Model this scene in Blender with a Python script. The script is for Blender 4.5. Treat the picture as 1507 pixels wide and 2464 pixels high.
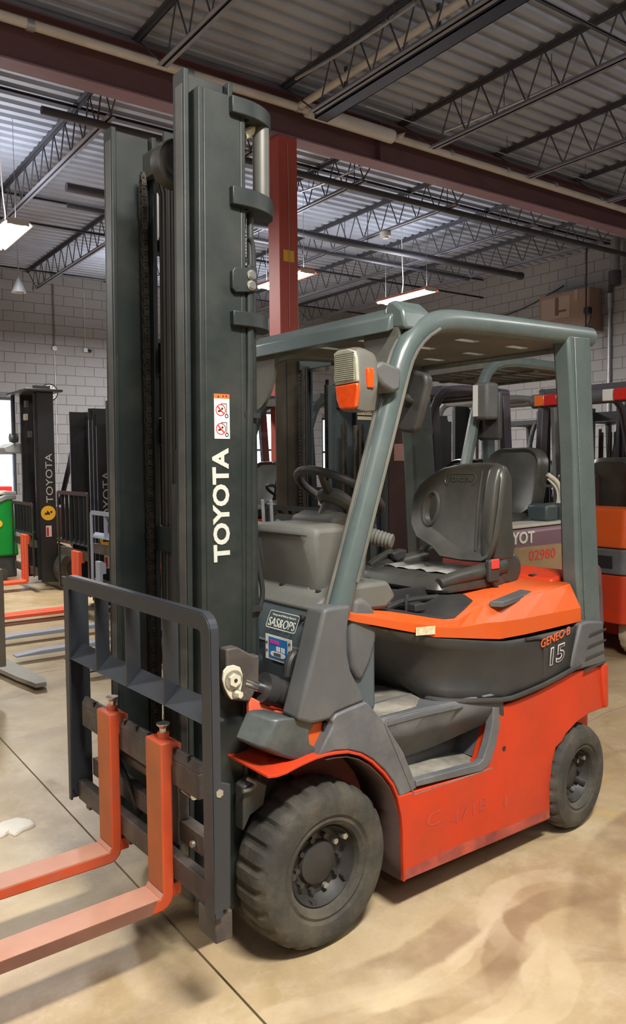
import bpy, bmesh, math, random
from mathutils import Vector, Matrix
random.seed(7)
PI = math.pi
D = bpy.data
COL = bpy.context.scene.collection
SC = bpy.context.scene
for o in list(D.objects):
    D.objects.remove(o)

# ------------------------------------------------------------------ camera, world, exposure
TRUCK_YAW = 0.05
cam_data = D.cameras.new('camera')
cam = D.objects.new('camera', cam_data); COL.objects.link(cam); SC.camera = cam
YAW, PITCH, ROLL, FPX = 0.6164, -0.0601, -0.0090, 1904.7
fw = Vector((math.sin(YAW) * math.cos(PITCH), math.cos(YAW) * math.cos(PITCH), math.sin(PITCH)))
rt0 = Vector((math.cos(YAW), -math.sin(YAW), 0)); up0 = rt0.cross(fw)
rt = rt0 * math.cos(ROLL) + up0 * math.sin(ROLL)
up = -rt0 * math.sin(ROLL) + up0 * math.cos(ROLL)
M = Matrix((rt, up, -fw)).transposed().to_4x4()
M.translation = Vector((-1.4453, -2.5015, 1.5633))
cam.matrix_world = M
cam_data.sensor_fit = 'VERTICAL'; cam_data.sensor_height = 24.0
cam_data.lens = 24.0 * FPX / 2464.0
cam_data.clip_start = 0.05; cam_data.clip_end = 200

w = D.worlds.new('world'); SC.world = w; w.use_nodes = True
w.node_tree.nodes['Background'].inputs[0].default_value = (0.80, 0.90, 1.0, 1)
w.node_tree.nodes['Background'].inputs[1].default_value = 5.0
SC.view_settings.view_transform = 'Standard'
SC.view_settings.look = 'None'
SC.view_settings.exposure = 0.0
SC.view_settings.gamma = 1.0
SC.view_settings.use_curve_mapping = False

# hanging strip lights: (x, y, watts); every one gets a fixture further down.  The last pair is added, unseen
WARM = (1.0, 0.95, 0.87); COOL = (0.93, 0.96, 1.0); NEUT = (1.0, 0.97, 0.92)
LAMPS = [  # x, y, z, power, colour, along axis
    (-0.55, -2.75, 4.25, 390, WARM, 'x'), (-3.6, 1.6, 4.25, 120, WARM, 'y'), (4.5, -2.4, 4.25, 55, WARM, 'y'),
    (-3.4, -5.4, 4.25, 30, WARM, 'y'), (1.6, -5.6, 4.25, 30, WARM, 'y'), (8.2, -1.9, 4.25, 110, WARM, 'y'),
    (-2.6, 7.4, 4.3, 90, COOL, 'y'), (1.13, 7.44, 4.3, 230, NEUT, 'y'), (5.16, 7.5, 4.3, 230, NEUT, 'y'), (7.48, 7.4, 4.3, 190, NEUT, 'y'),
    (4.5, 11.6, 4.3, 70, COOL, 'y'), (6.6, 11.6, 4.3, 60, COOL, 'y'),  # added out of view to brighten the back wall
]
for i, (lx, ly, lz, p, c, ax) in enumerate(LAMPS):
    ld = D.lights.new('strip_light_glow', 'AREA'); ld.shape = 'RECTANGLE'
    ld.size = 0.34; ld.size_y = 1.2; ld.energy = p; ld.color = c
    lo = D.objects.new('strip_light_glow', ld); COL.objects.link(lo); lo.location = (lx, ly, lz - 0.05); lo.rotation_euler = (0, 0, PI / 2 if ax == 'x' else 0)
    lu = D.lights.new('strip_light_upward_glow', 'AREA'); lu.shape = 'RECTANGLE'; lu.size = 0.3; lu.size_y = 1.2
    lu.energy = 90 if ly < 3 else 28; lu.color = COOL
    lu = D.objects.new('strip_light_upward_glow', lu); COL.objects.link(lu); lu.location = (lx, ly, lz + 0.09); lu.rotation_euler = (PI, 0, PI / 2 if ax == 'x' else 0)

# ------------------------------------------------------------------ materials
def mat(name, col, rough=0.5, metal=0.0, var=0.0, scale=6.0, bump=0.0, bscale=None, dirt=None, dscale=3.0, damt=0.5, emit=None, estr=1.0, spec=0.5, coat=0.0, trans=0.0, rvar=0.0):
    m = D.materials.new(name); m.use_nodes = True
    nt = m.node_tree; b = nt.nodes['Principled BSDF']
    b.inputs['Base Color'].default_value = (*col, 1)
    b.inputs['Roughness'].default_value = rough; b.inputs['Metallic'].default_value = metal
    b.inputs['Specular IOR Level'].default_value = spec
    b.inputs['Coat Weight'].default_value = coat; b.inputs['Coat Roughness'].default_value = 0.25
    b.inputs['Transmission Weight'].default_value = trans
    if emit:
        b.inputs['Emission Color'].default_value = (*emit, 1); b.inputs['Emission Strength'].default_value = estr
    tc = nt.nodes.new('ShaderNodeTexCoord')
    def noise(sc, det=6, rg=0.6):
        n = nt.nodes.new('ShaderNodeTexNoise'); n.inputs['Scale'].default_value = sc
        n.inputs['Detail'].default_value = det; n.inputs['Roughness'].default_value = rg
        nt.links.new(tc.outputs['Object'], n.inputs['Vector']); return n
    out = None
    if var:
        n = noise(scale); mx = nt.nodes.new('ShaderNodeMix'); mx.data_type = 'RGBA'
        r = nt.nodes.new('ShaderNodeMapRange'); r.inputs[1].default_value = 0.3; r.inputs[2].default_value = 0.7
        nt.links.new(n.outputs['Fac'], r.inputs[0]); nt.links.new(r.outputs[0], mx.inputs[0])
        mx.inputs[6].default_value = (*[c * (1 - var) for c in col], 1)
        mx.inputs[7].default_value = (*[min(1, c * (1 + var)) for c in col], 1)
        out = mx.outputs[2]
    if dirt:
        n = noise(dscale, 8, 0.7); r = nt.nodes.new('ShaderNodeMapRange')
        r.inputs[1].default_value = 0.45; r.inputs[2].default_value = 0.72; r.inputs[4].default_value = damt
        mx = nt.nodes.new('ShaderNodeMix'); mx.data_type = 'RGBA'
        nt.links.new(n.outputs['Fac'], r.inputs[0]); nt.links.new(r.outputs[0], mx.inputs[0])
        if out: nt.links.new(out, mx.inputs[6])
        else: mx.inputs[6].default_value = (*col, 1)
        mx.inputs[7].default_value = (*dirt, 1); out = mx.outputs[2]
    if out: nt.links.new(out, b.inputs['Base Color'])
    if rvar:
        n = noise(scale * 0.7); r = nt.nodes.new('ShaderNodeMapRange')
        r.inputs[3].default_value = max(0.03, rough - rvar); r.inputs[4].default_value = min(1, rough + rvar)
        nt.links.new(n.outputs['Fac'], r.inputs[0]); nt.links.new(r.outputs[0], b.inputs['Roughness'])
    if bump:
        n = noise(bscale or scale * 8, 8, 0.65); bp = nt.nodes.new('ShaderNodeBump')
        bp.inputs['Strength'].default_value = bump; bp.inputs['Distance'].default_value = 0.01
        nt.links.new(n.outputs['Fac'], bp.inputs['Height']); nt.links.new(bp.outputs[0], b.inputs['Normal'])
    return m

ORANGE = mat('orange_paint', (0.53, 0.040, 0.009), 0.42, spec=0.35, var=0.10, scale=3, dirt=(0.22, 0.05, 0.03), dscale=2.6, damt=0.45, bump=0.03, rvar=0.1)
ORANGE2 = mat('lit_orange_paint', (0.60, 0.088, 0.012), 0.38, spec=0.35, var=0.06, scale=2.5, dirt=(0.45, 0.14, 0.06), dscale=3, damt=0.35, rvar=0.1)  # same orange paint, the light on the hood put in as a yellower tone
FORKO = mat('fork_orange_paint', (0.50, 0.070, 0.022), 0.55, spec=0.3, var=0.18, scale=4, dirt=(0.30, 0.12, 0.08), dscale=5, damt=0.65, bump=0.06)
BLADESIDE = mat('brown_blade_side', (0.17, 0.075, 0.05), 0.6, var=0.2, scale=6, dirt=(0.09, 0.045, 0.035), dscale=5)
BLADE = mat('worn_fork_blade', (0.44, 0.225, 0.155), 0.55, var=0.10, scale=5, dirt=(0.36, 0.14, 0.09), dscale=4, damt=0.6, bump=0.05)
MAST = mat('mast_dark_green_grey_paint', (0.0125, 0.0185, 0.0178), 0.45, var=0.12, scale=3, dirt=(0.07, 0.065, 0.055), dscale=3, damt=0.4, bump=0.02, rvar=0.08)
MASTWORN = mat('worn_mast_edge', (0.12, 0.12, 0.11), 0.4, metal=0.4, var=0.3, scale=6)
RACK = mat('backrest_blue_grey_paint', (0.028, 0.032, 0.040), 0.38, var=0.12, scale=4, bump=0.02, rvar=0.08)
CARR = mat('carriage_grimy_steel', (0.060, 0.050, 0.044), 0.6, var=0.3, scale=7, dirt=(0.16, 0.13, 0.11), dscale=7, damt=0.6, bump=0.15)
GUARD = mat('guard_green_grey_paint', (0.078, 0.104, 0.102), 0.28, var=0.07, scale=4, dirt=(0.14, 0.15, 0.14), dscale=4, damt=0.35, rvar=0.1)
GUARDD = mat('guard_underside_paint', (0.105, 0.105, 0.090), 0.6, var=0.2, scale=3, dirt=(0.20, 0.17, 0.13), dscale=3)
GREYP = mat('dark_grey_plastic', (0.080, 0.083, 0.085), 0.55, var=0.08, scale=5, dirt=(0.19, 0.18, 0.16), dscale=3, damt=0.35, bump=0.05, bscale=300)
GREYS = mat('step_grey_plastic', (0.090, 0.093, 0.100), 0.5, var=0.15, scale=5, dirt=(0.22, 0.22, 0.21), dscale=4, damt=0.55, bump=0.05, bscale=200)
DUSTY = mat('dusty_floor_mat', (0.16, 0.15, 0.125), 0.85, var=0.25, scale=6, dirt=(0.40, 0.37, 0.30), dscale=6, damt=0.6, bump=0.2, bscale=60)
COWL = mat('cowl_blue_grey_paint', (0.070, 0.092, 0.104), 0.42, var=0.12, scale=3, dirt=(0.10, 0.11, 0.11), dscale=3, rvar=0.1)
LAMPB = mat('lamp_housing_plastic', (0.092, 0.089, 0.075), 0.55, var=0.07, scale=5, dirt=(0.16, 0.145, 0.115), dscale=6, damt=0.4)
BEIGE = mat('beige_grey_plastic', (0.105, 0.106, 0.094), 0.6, var=0.07, scale=5, dirt=(0.18, 0.165, 0.13), dscale=4, damt=0.4, bump=0.06, bscale=250)
BLACKP = mat('black_plastic', (0.030, 0.030, 0.030), 0.5, var=0.25, scale=4, dirt=(0.10, 0.09, 0.075), dscale=3, damt=0.45, bump=0.04, bscale=150)
SIDEBLK = mat('battery_side_panel', (0.028, 0.027, 0.026), 0.5, var=0.2, scale=3, dirt=(0.05, 0.046, 0.042), dscale=3, damt=0.6, bump=0.04, bscale=100)
VINYL = mat('seat_vinyl', (0.044, 0.044, 0.037), 0.36, var=0.12, scale=4, dirt=(0.12, 0.115, 0.10), dscale=5, damt=0.35, bump=0.08, bscale=160, rvar=0.08)
RUBBER = mat('tyre_rubber', (0.036, 0.034, 0.028), 0.8, var=0.25, scale=6, dirt=(0.125, 0.104, 0.072), dscale=5, damt=0.75, bump=0.35, bscale=40)
RIM = mat('wheel_disc', (0.030, 0.028, 0.026), 0.5, var=0.3, scale=10, bump=0.1)
STEEL = mat('bright_steel', (0.55, 0.55, 0.53), 0.28, metal=0.9, var=0.15, scale=20)
CHROME = mat('chrome_rod', (0.75, 0.74, 0.72), 0.12, metal=1.0)
GREASE = mat('greasy_chain_steel', (0.075, 0.066, 0.055), 0.35, metal=0.7, var=0.4, scale=30)
HOSE = mat('black_hose', (0.022, 0.022, 0.022), 0.45)
BOLT = mat('bolt_steel', (0.42, 0.40, 0.36), 0.4, metal=0.7, var=0.2, scale=30)
CREAM = mat('cream_steel_plate', (0.58, 0.55, 0.42), 0.45, var=0.06, scale=20)
LETTER = mat('sticker_letters', (0.50, 0.52, 0.46), 0.5)
WHITE = mat('white_sticker', (0.70, 0.68, 0.62), 0.5, var=0.05, scale=20)
AMBER = mat('amber_lens', (0.78, 0.075, 0.008), 0.12, coat=0.6, var=0.15, scale=60)
REDL = mat('red_lens', (0.62, 0.018, 0.012), 0.12, coat=0.6, var=0.15, scale=60)
CLEAR = mat('ribbed_clear_lens', (0.36, 0.36, 0.28), 0.15, coat=0.6, var=0.15, scale=30)
REDB = mat('red_buckle', (0.65, 0.06, 0.05), 0.4)
BLUE = mat('blue_sticker', (0.02, 0.16, 0.42), 0.45)
PINK = mat('magenta_sticker_print', (0.55, 0.05, 0.30), 0.45)
YEL = mat('yellow_sticker', (0.85, 0.48, 0.03), 0.45)
ORST = mat('orange_sticker', (0.80, 0.13, 0.03), 0.45)
INK = mat('black_ink', (0.02, 0.02, 0.02), 0.5)
REDI = mat('red_ink', (0.55, 0.03, 0.03), 0.5)

# ------------------------------------------------------------------ mesh helpers
class MB:
    def __init__(s): s.v = []; s.f = []
    def add(s, vs, fs):
        n = len(s.v); s.v += [tuple(p) for p in vs]; s.f += [tuple(i + n for i in f) for f in fs]; return s
    def box(s, x0, x1, y0, y1, z0, z1):
        return s.add([(x, y, z) for z in (z0, z1) for y in (y0, y1) for x in (x0, x1)],
                     [(0, 2, 3, 1), (4, 5, 7, 6), (0, 1, 5, 4), (2, 6, 7, 3), (0, 4, 6, 2), (1, 3, 7, 5)])
    def prism(s, poly, ax, a, b):
        # poly: 2D points in the two other axes (kept in x,y,z order); extruded along axis ax from a to b
        def P(p, t):
            q = list(p); q.insert(ax, t); return q
        n = len(poly); ar = sum(poly[i][0] * poly[(i + 1) % n][1] - poly[(i + 1) % n][0] * poly[i][1] for i in range(n))
        if ax == 1: ar = -ar
        if (ar < 0) != (a > b): poly = poly[::-1]
        vs = [P(p, a) for p in poly] + [P(p, b) for p in poly]
        fs = [tuple(range(n))[::-1], tuple(range(n, 2 * n))] + [(i, (i + 1) % n, n + (i + 1) % n, n + i) for i in range(n)]
        return s.add(vs, fs)
    def rings(s, rs, cap=True, close=False):
        m = len(rs[0]); n = len(rs); vs = [p for r in rs for p in r]; fs = []
        for i in range(n if close else n - 1):
            a = i * m; b = ((i + 1) % n) * m
            for j in range(m):
                k = (j + 1) % m; fs.append((a + j, a + k, b + k, b + j))
        if cap and not close:
            fs.append(tuple(range(m))[::-1]); fs.append(tuple((n - 1) * m + j for j in range(m)))
        return s.add(vs, fs)
    def tube(s, pts, r, n=10, r2=None, cap=True, flat=None, smooth_path=0):
        # circular (or elliptical: r along 'flat' vector, r2 across) section swept along pts
        pts = [Vector(p) for p in pts]; n0 = len(pts)
        for _ in range(smooth_path):
            q = [pts[0]]
            for i in range(len(pts) - 1):
                q += [pts[i] * 0.75 + pts[i + 1] * 0.25, pts[i] * 0.25 + pts[i + 1] * 0.75]
            pts = q + [pts[-1]]
        if isinstance(r, (list, tuple)) and len(r) != len(pts):
            k = (len(r) - 1) / (len(pts) - 1); r = [r[min(int(i * k), len(r) - 2)] * (1 - (i * k - min(int(i * k), len(r) - 2))) + r[min(int(i * k), len(r) - 2) + 1] * (i * k - min(int(i * k), len(r) - 2)) for i in range(len(pts))]
        rs = []; prev = None
        for i, p in enumerate(pts):
            t = (pts[min(i + 1, len(pts) - 1)] - pts[max(i - 1, 0)]).normalized()
            if flat is not None: u = Vector(flat)
            elif prev is None: u = Vector((0, 0, 1)) if abs(t.z) < 0.9 else Vector((1, 0, 0))
            else: u = prev
            u = (u - t * u.dot(t)).normalized(); prev = u; v = t.cross(u)
            rr = r[i] if isinstance(r, (list, tuple)) else r
            rs.append([p + u * math.cos(2 * PI * j / n) * rr + v * math.sin(2 * PI * j / n) * (r2 or rr) for j in range(n)])
        return s.rings(rs, cap)
    def cyl(s, a, b, r, n=16, rb=None): return s.tube([a, b], [r, rb if rb is not None else r], n)
    def lathe(s, prof, c, ax=1, n=32, mod=None):
        # prof: (radius, offset along axis) list, closed at both ends on the axis if radius 0
        rs = []
        for (r, t) in prof:
            ring = []
            for j in range(n):
                a = 2 * PI * j / n; rr = mod(r, t, j) if mod else r
                p = [rr * math.cos(a), rr * math.sin(a)]; p.insert(ax, t)
                ring.append((c[0] + p[0], c[1] + p[1], c[2] + p[2]))
            rs.append(ring)
        n0 = len(s.f); s.rings(rs, False)
        if prof[0][0] < 0.02: s.f.append(tuple(range(len(s.v) - len(prof) * n, len(s.v) - (len(prof) - 1) * n)))
        if prof[-1][0] < 0.02: s.f.append(tuple(range(len(s.v) - n, len(s.v))))
        return s
    def grid(s, rows):
        m = len(rows[0]); k = len(s.v)
        return s.add([p for r in rows for p in r], [(i * m + j, i * m + j + 1, (i + 1) * m + j + 1, (i + 1) * m + j) for i in range(len(rows) - 1) for j in range(m - 1)])
    def quadstrip(s, A, B):
        n = len(A); return s.add(list(A) + list(B), [(i, i + 1, n + i + 1, n + i) for i in range(n - 1)])
    def build(s, name, m, parent=None, smooth=35, bevel=0.0, solid=0.0, sub=0, seg=2):
        me = D.meshes.new(name); me.from_pydata(s.v, [], s.f)
        if len(s.f) < 20000:
            bm_ = bmesh.new(); bm_.from_mesh(me); bmesh.ops.recalc_face_normals(bm_, faces=bm_.faces); bm_.to_mesh(me); bm_.free()
        me.update()
        if m: me.materials.append(m)
        if smooth:
            me.shade_smooth(); me.set_sharp_from_angle(angle=math.radians(smooth))
        o = D.objects.new(name, me); COL.objects.link(o)
        if solid:
            k = o.modifiers.new('solid', 'SOLIDIFY'); k.thickness = solid; k.offset = 0
        if bevel:
            k = o.modifiers.new('bevel', 'BEVEL'); k.width = bevel; k.segments = seg; k.limit_method = 'ANGLE'; k.angle_limit = math.radians(40)
        if sub:
            k = o.modifiers.new('sub', 'SUBSURF'); k.levels = sub; k.render_levels = sub
        if parent: o.parent = parent
        return o
def box(name, m, parent, x0, x1, y0, y1, z0, z1, bevel=0.0, **k): return MB().box(x0, x1, y0, y1, z0, z1).build(name, m, parent, bevel=bevel, **k)
def tag(o, label=None, cat=None, group=None, kind=None):
    if label: o['label'] = label
    if cat: o['category'] = cat
    if group: o['group'] = group
    if kind: o['kind'] = kind
    return o
def empty(name, loc=(0, 0, 0), rz=0.0):
    o = D.objects.new(name, None); COL.objects.link(o); o.location = loc; o.rotation_euler = (0, 0, rz); o.empty_display_size = 0.2; return o
def copy_tree(o, parent=None):
    c = o.copy(); COL.objects.link(c); c.parent = parent
    for ch in list(o.children): copy_tree(ch, c)
    return c
def inst(me_obj, name, parent, loc=(0, 0, 0), rot=(0, 0, 0), scale=(1, 1, 1)):
    c = D.objects.new(name, me_obj.data); COL.objects.link(c); c.parent = parent
    c.location = loc; c.rotation_euler = rot; c.scale = scale; return c
def text(name, body, m, parent, o, ux, uy, wdt, hgt, ext=0.0008, off=0.0, shear=0.0):
    # flat lettering: o = lower left corner, ux = reading direction, uy = up direction; fitted to wdt x hgt
    cu = D.curves.new(name, 'FONT'); cu.body = body; cu.extrude = ext; cu.offset = off; cu.shear = shear; cu.resolution_u = 3
    t = D.objects.new(name, cu); COL.objects.link(t); bpy.context.view_layer.update()
    me = D.meshes.new_from_object(t.evaluated_get(bpy.context.evaluated_depsgraph_get()))
    D.objects.remove(t)
    xs = [v.co.x for v in me.vertices]; ys = [v.co.y for v in me.vertices]
    x0, x1, y0, y1 = min(xs), max(xs), min(ys), max(ys)
    ux = Vector(ux).normalized(); uy = Vector(uy).normalized(); nz = ux.cross(uy); o = Vector(o)
    for v in me.vertices:
        v.co = o + ux * ((v.co.x - x0) / (x1 - x0) * wdt) + uy * ((v.co.y - y0) / (y1 - y0) * hgt) + nz * v.co.z
    me.materials.clear(); me.materials.append(m)
    ob = D.objects.new(name, me); COL.objects.link(ob)
    if parent: ob.parent = parent
    return ob
def plate(o, ux, uy, pts, t=0.001):
    # thin flat shape on a surface: pts 2D in (ux, uy) from o, thickness t along ux x uy
    b = MB(); ux = Vector(ux); uy = Vector(uy); nz = ux.cross(uy).normalized(); o = Vector(o); n = len(pts)
    A = [o + ux * p[0] + uy * p[1] for p in pts]; Bq = [p + nz * t for p in A]
    b.add(A + Bq, [tuple(range(n))[::-1], tuple(range(n, 2 * n))] + [(i, (i + 1) % n, n + (i + 1) % n, n + i) for i in range(n)])
    return b
def circ(cx, cy, r, n=24, a0=0, a1=2 * PI, end=False):
    k = n if not end else n - 1
    return [(cx + r * math.cos(a0 + (a1 - a0) * i / k), cy + r * math.sin(a0 + (a1 - a0) * i / k)) for i in range(n)]
def rrect(x0, y0, x1, y1, r, n=5):
    p = []
    for cx, cy, a in ((x1 - r, y0 + r, -PI / 2), (x1 - r, y1 - r, 0), (x0 + r, y1 - r, PI / 2), (x0 + r, y0 + r, PI)):
        p += circ(cx, cy, r, n, a, a + PI / 2, True)
    return p
def ringplate(b, outer, inner, ax, a, c):
    # flat ring between two closed 2D outlines of equal count, thickness a..c along axis ax
    def P(p, t):
        q = list(p); q.insert(ax, t); return q
    n = len(outer)
    vs = [P(p, a) for p in outer] + [P(p, a) for p in inner] + [P(p, c) for p in outer] + [P(p, c) for p in inner]; fs = []
    for i in range(n):
        j = (i + 1) % n
        fs += [(i, j, n + j, n + i), (2 * n + j, 2 * n + i, 3 * n + i, 3 * n + j), (j, i, 2 * n + i, 2 * n + j), (n + i, n + j, 3 * n + j, 3 * n + i)]
    return b.add(vs, fs)

# ------------------------------------------------------------------ the building
XW, YW, ZC = 11.5, 14.0, 5.50            # right wall, far wall, underside of the roof deck
X0, Y0 = -7.0, -9.0
ARCS = [(0.193, 0.49, 1.245, 0.045, 0.164, -0.755, 0.55, 1.0), (0.075, 0.34, 1.162, 0.022, 0.232, -0.811, 0.5, 1.0), (0.189, -0.468, 0.568, 0.035, 0.372, -1.005, 0.4, 1.0), (0.319, -0.83, 0.287, 0.05, 0.423, -1.097, 0.4, 1.0), (1.963, -2.458, 1.913, 0.1, 1.221, -0.694, 0.8, 0.0), (0.139, 0.586, 1.292, 0.08, 0.25, -0.701, 0.35, 0.0), (0.231, -0.064, 0.856, 0.05, 0.228, -0.92, 0.4, 0.0), (-0.625, -2.227, 1.586, 0.05, -0.058, -0.746, 0.45, 1.0), (0.752, -1.266, 0.519, 0.06, 0.612, -0.766, 0.45, 0.0), (0.801, -0.914, 0.319, 0.05, 0.707, -0.609, 0.4, 1.0)]
def floor_mat():
    m = D.materials.new('stained_concrete'); m.use_nodes = True; nt = m.node_tree; b = nt.nodes['Principled BSDF']
    L = nt.links.new; tc = nt.nodes.new('ShaderNodeTexCoord')
    def noise(sc, det, rg, vec=None, dist=0.0):
        n = nt.nodes.new('ShaderNodeTexNoise'); n.inputs['Scale'].default_value = sc; n.inputs['Detail'].default_value = det
        n.inputs['Roughness'].default_value = rg; n.inputs['Distortion'].default_value = dist
        L(vec or tc.outputs['Object'], n.inputs['Vector']); return n.outputs['Fac']
    def rng(x, a, c, lo=0.0, hi=1.0):
        r = nt.nodes.new('ShaderNodeMapRange'); r.inputs[1].default_value = a; r.inputs[2].default_value = c
        r.inputs[3].default_value = lo; r.inputs[4].default_value = hi; L(x, r.inputs[0]); return r.outputs[0]
    def mix(f, a, c):
        x = nt.nodes.new('ShaderNodeMix'); x.data_type = 'RGBA'; L(f, x.inputs[0])
        for s, v in ((6, a), (7, c)):
            if isinstance(v, tuple): x.inputs[s].default_value = (*v, 1)
            else: L(v, x.inputs[s])
        return x.outputs[2]
    base = mix(rng(noise(1.1, 8, 0.6, None, 0.6), 0.35, 0.66), (0.32, 0.228, 0.115), (0.51, 0.405, 0.250))
    base = mix(rng(noise(5.5, 10, 0.75), 0.5, 0.75, 0, 0.55), base, (0.60, 0.52, 0.39))
    base = mix(rng(noise(2.3, 7, 0.65, None, 1.2), 0.58, 0.74, 0, 0.65), base, (0.22, 0.135, 0.075))
    base = mix(rng(noise(1.7, 4, 0.6, None, 0.4), 0.62, 0.70, 0, 0.55), base, (0.52, 0.33, 0.09))
    # worn tyre tracks: arcs around a point in front of the truck's left side
    mp = nt.nodes.new('ShaderNodeMapping'); mp.inputs['Location'].default_value = (-1.5, 2.9, 0); L(tc.outputs['Object'], mp.inputs[0])
    wv = nt.nodes.new('ShaderNodeTexWave'); wv.wave_type = 'RINGS'; wv.rings_direction = 'Z'; wv.inputs['Scale'].default_value = 0.75
    wv.inputs['Distortion'].default_value = 3.2; wv.inputs['Detail'].default_value = 1.5; wv.inputs['Detail Scale'].default_value = 0.6
    L(mp.outputs[0], wv.inputs['Vector'])
    base = mix(rng(wv.outputs['Fac'], 0.55, 0.75, 0, 0.20), base, (0.33, 0.225, 0.14))
    base = mix(rng(noise(60, 6, 0.8), 0.45, 0.8, 0, 0.25), base, (0.26, 0.2, 0.14))
    def math_(op, a, c=None):
        n = nt.nodes.new('ShaderNodeMath'); n.operation = op
        for i, v in enumerate((a, c)):
            if v is None: continue
            if isinstance(v, (int, float)): n.inputs[i].default_value = v
            else: L(v, n.inputs[i])
        return n.outputs[0]
    def dist(x, y):
        n = nt.nodes.new('ShaderNodeVectorMath'); n.operation = 'DISTANCE'; L(tc.outputs['Object'], n.inputs[0]); n.inputs[1].default_value = (x, y, 0); return n.outputs['Value']
    wob = math_('MULTIPLY', math_('SUBTRACT', noise(9, 4, 0.6), 0.5), 0.05); patch = rng(noise(3.5, 5, 0.6), 0.3, 0.6)
    for (x, y, r, w, mx_, my_, reach, light) in ARCS:      # scrub marks left by turning tyres
        band = math_('ABSOLUTE', math_('SUBTRACT', math_('ADD', dist(x, y), wob), r))
        m1 = rng(band, w * 0.75, w, 1, 0); m2 = rng(dist(mx_, my_), reach * 0.55, reach, 1, 0)
        f = math_('MULTIPLY', math_('MULTIPLY', math_('MULTIPLY', m1, m2), patch), 0.5 if light else 0.65)
        base = mix(f, base, (0.56, 0.46, 0.31) if light else (0.21, 0.135, 0.075))
    L(base, b.inputs['Base Color'])
    L(rng(noise(2.0, 6, 0.6), 0.3, 0.7, 0.30, 0.55), b.inputs['Roughness'])
    bp = nt.nodes.new('ShaderNodeBump'); bp.inputs['Strength'].default_value = 0.15; bp.inputs['Distance'].default_value = 0.01
    L(noise(35, 10, 0.75), bp.inputs['Height']); L(bp.outputs[0], b.inputs['Normal'])
    return m
CONC = floor_mat()
BLOCK = mat('painted_concrete_block', (0.31, 0.305, 0.31), 0.8, var=0.06, scale=1.2, dirt=(0.25, 0.245, 0.245), dscale=1.5, damt=0.5, bump=0.25, bscale=45)
MORTAR = mat('mortar', (0.19, 0.185, 0.18), 0.9, var=0.08, scale=5)
DECK = mat('grey_roof_deck', (0.33, 0.355, 0.43), 0.6, metal=0.0, var=0.15, scale=1.5)
JOIST = mat('joist_paint', (0.065, 0.065, 0.080), 0.6, var=0.15, scale=2)
CHORD = mat('joist_bottom_chord', (0.21, 0.205, 0.25), 0.55, metal=0.1, var=0.1, scale=2)
BEAMR = mat('red_oxide_beam', (0.16, 0.078, 0.082), 0.6, var=0.12, scale=2, dirt=(0.12, 0.05, 0.055), dscale=2)
BEAMF = mat('red_oxide_flange', (0.25, 0.14, 0.175), 0.6, var=0.12, scale=3)
COLR = mat('red_column_paint', (0.50, 0.090, 0.060), 0.5, var=0.14, scale=3, dirt=(0.34, 0.075, 0.06), dscale=3)
PIPEW = mat('cream_pipe_jacket', (0.66, 0.60, 0.53), 0.6, var=0.08, scale=5)
GALV = mat('galvanised_steel', (0.42, 0.43, 0.45), 0.4, metal=0.6, var=0.15, scale=8)
DPIPE = mat('dark_sprinkler_pipe', (0.045, 0.042, 0.05), 0.5, var=0.2, scale=3)
CARD = mat('cardboard', (0.30, 0.205, 0.16), 0.8, var=0.08, scale=5)
GLASS = mat('window_glass', (0.95, 0.98, 1.0), 0.05, trans=1.0, spec=0.4)

# floor: a base and concrete slabs between sawn control joints
fl = MB().box(X0, XW, Y0, YW, -0.20, -0.03).build('floor', mat('joint_dirt', (0.13, 0.10, 0.07), 0.9), smooth=0); tag(fl, kind='structure')
JX = [X0, -4.9, -0.335, 4.2, 8.4, XW]; JY = [Y0, -5.2, -0.72 + 3.9, 7.6, YW]
JY = [Y0, -5.6, 3.55, 9.2, YW]
for i in range(len(JX) - 1):
    for j in range(len(JY) - 1):
        g = 0.004
        MB().box(JX[i] + g, JX[i + 1] - g, JY[j] + g, JY[j + 1] - g, -0.03, 0.0).build('slab', CONC, fl, smooth=0)
# shrinkage cracks
for pts in ([(2.5227,0.354,0),(2.6848,0.3767,0),(2.829,0.4095,0),(2.939,0.4104,0),(3.0562,0.4081,0)], [(0.7271,0.108,0),(0.7824,0.1027,0)], [(2.265,0.4823,0),(2.367,0.4428,0),(2.4991,0.4096,0),(2.5227,0.354,0)]):
    b = MB()
    for a, c in zip(pts[:-1], pts[1:]):
        a = Vector(a); c = Vector(c); n = (c - a).normalized().cross(Vector((0, 0, 1))) * 0.0022
        b.add([a - n + Vector((0, 0, .0008)), a + n + Vector((0, 0, .0008)), c + n + Vector((0, 0, .0008)), c - n + Vector((0, 0, .0008))], [(0, 1, 2, 3)])
    b.build('crack', MORTAR, fl, smooth=0)

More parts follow.
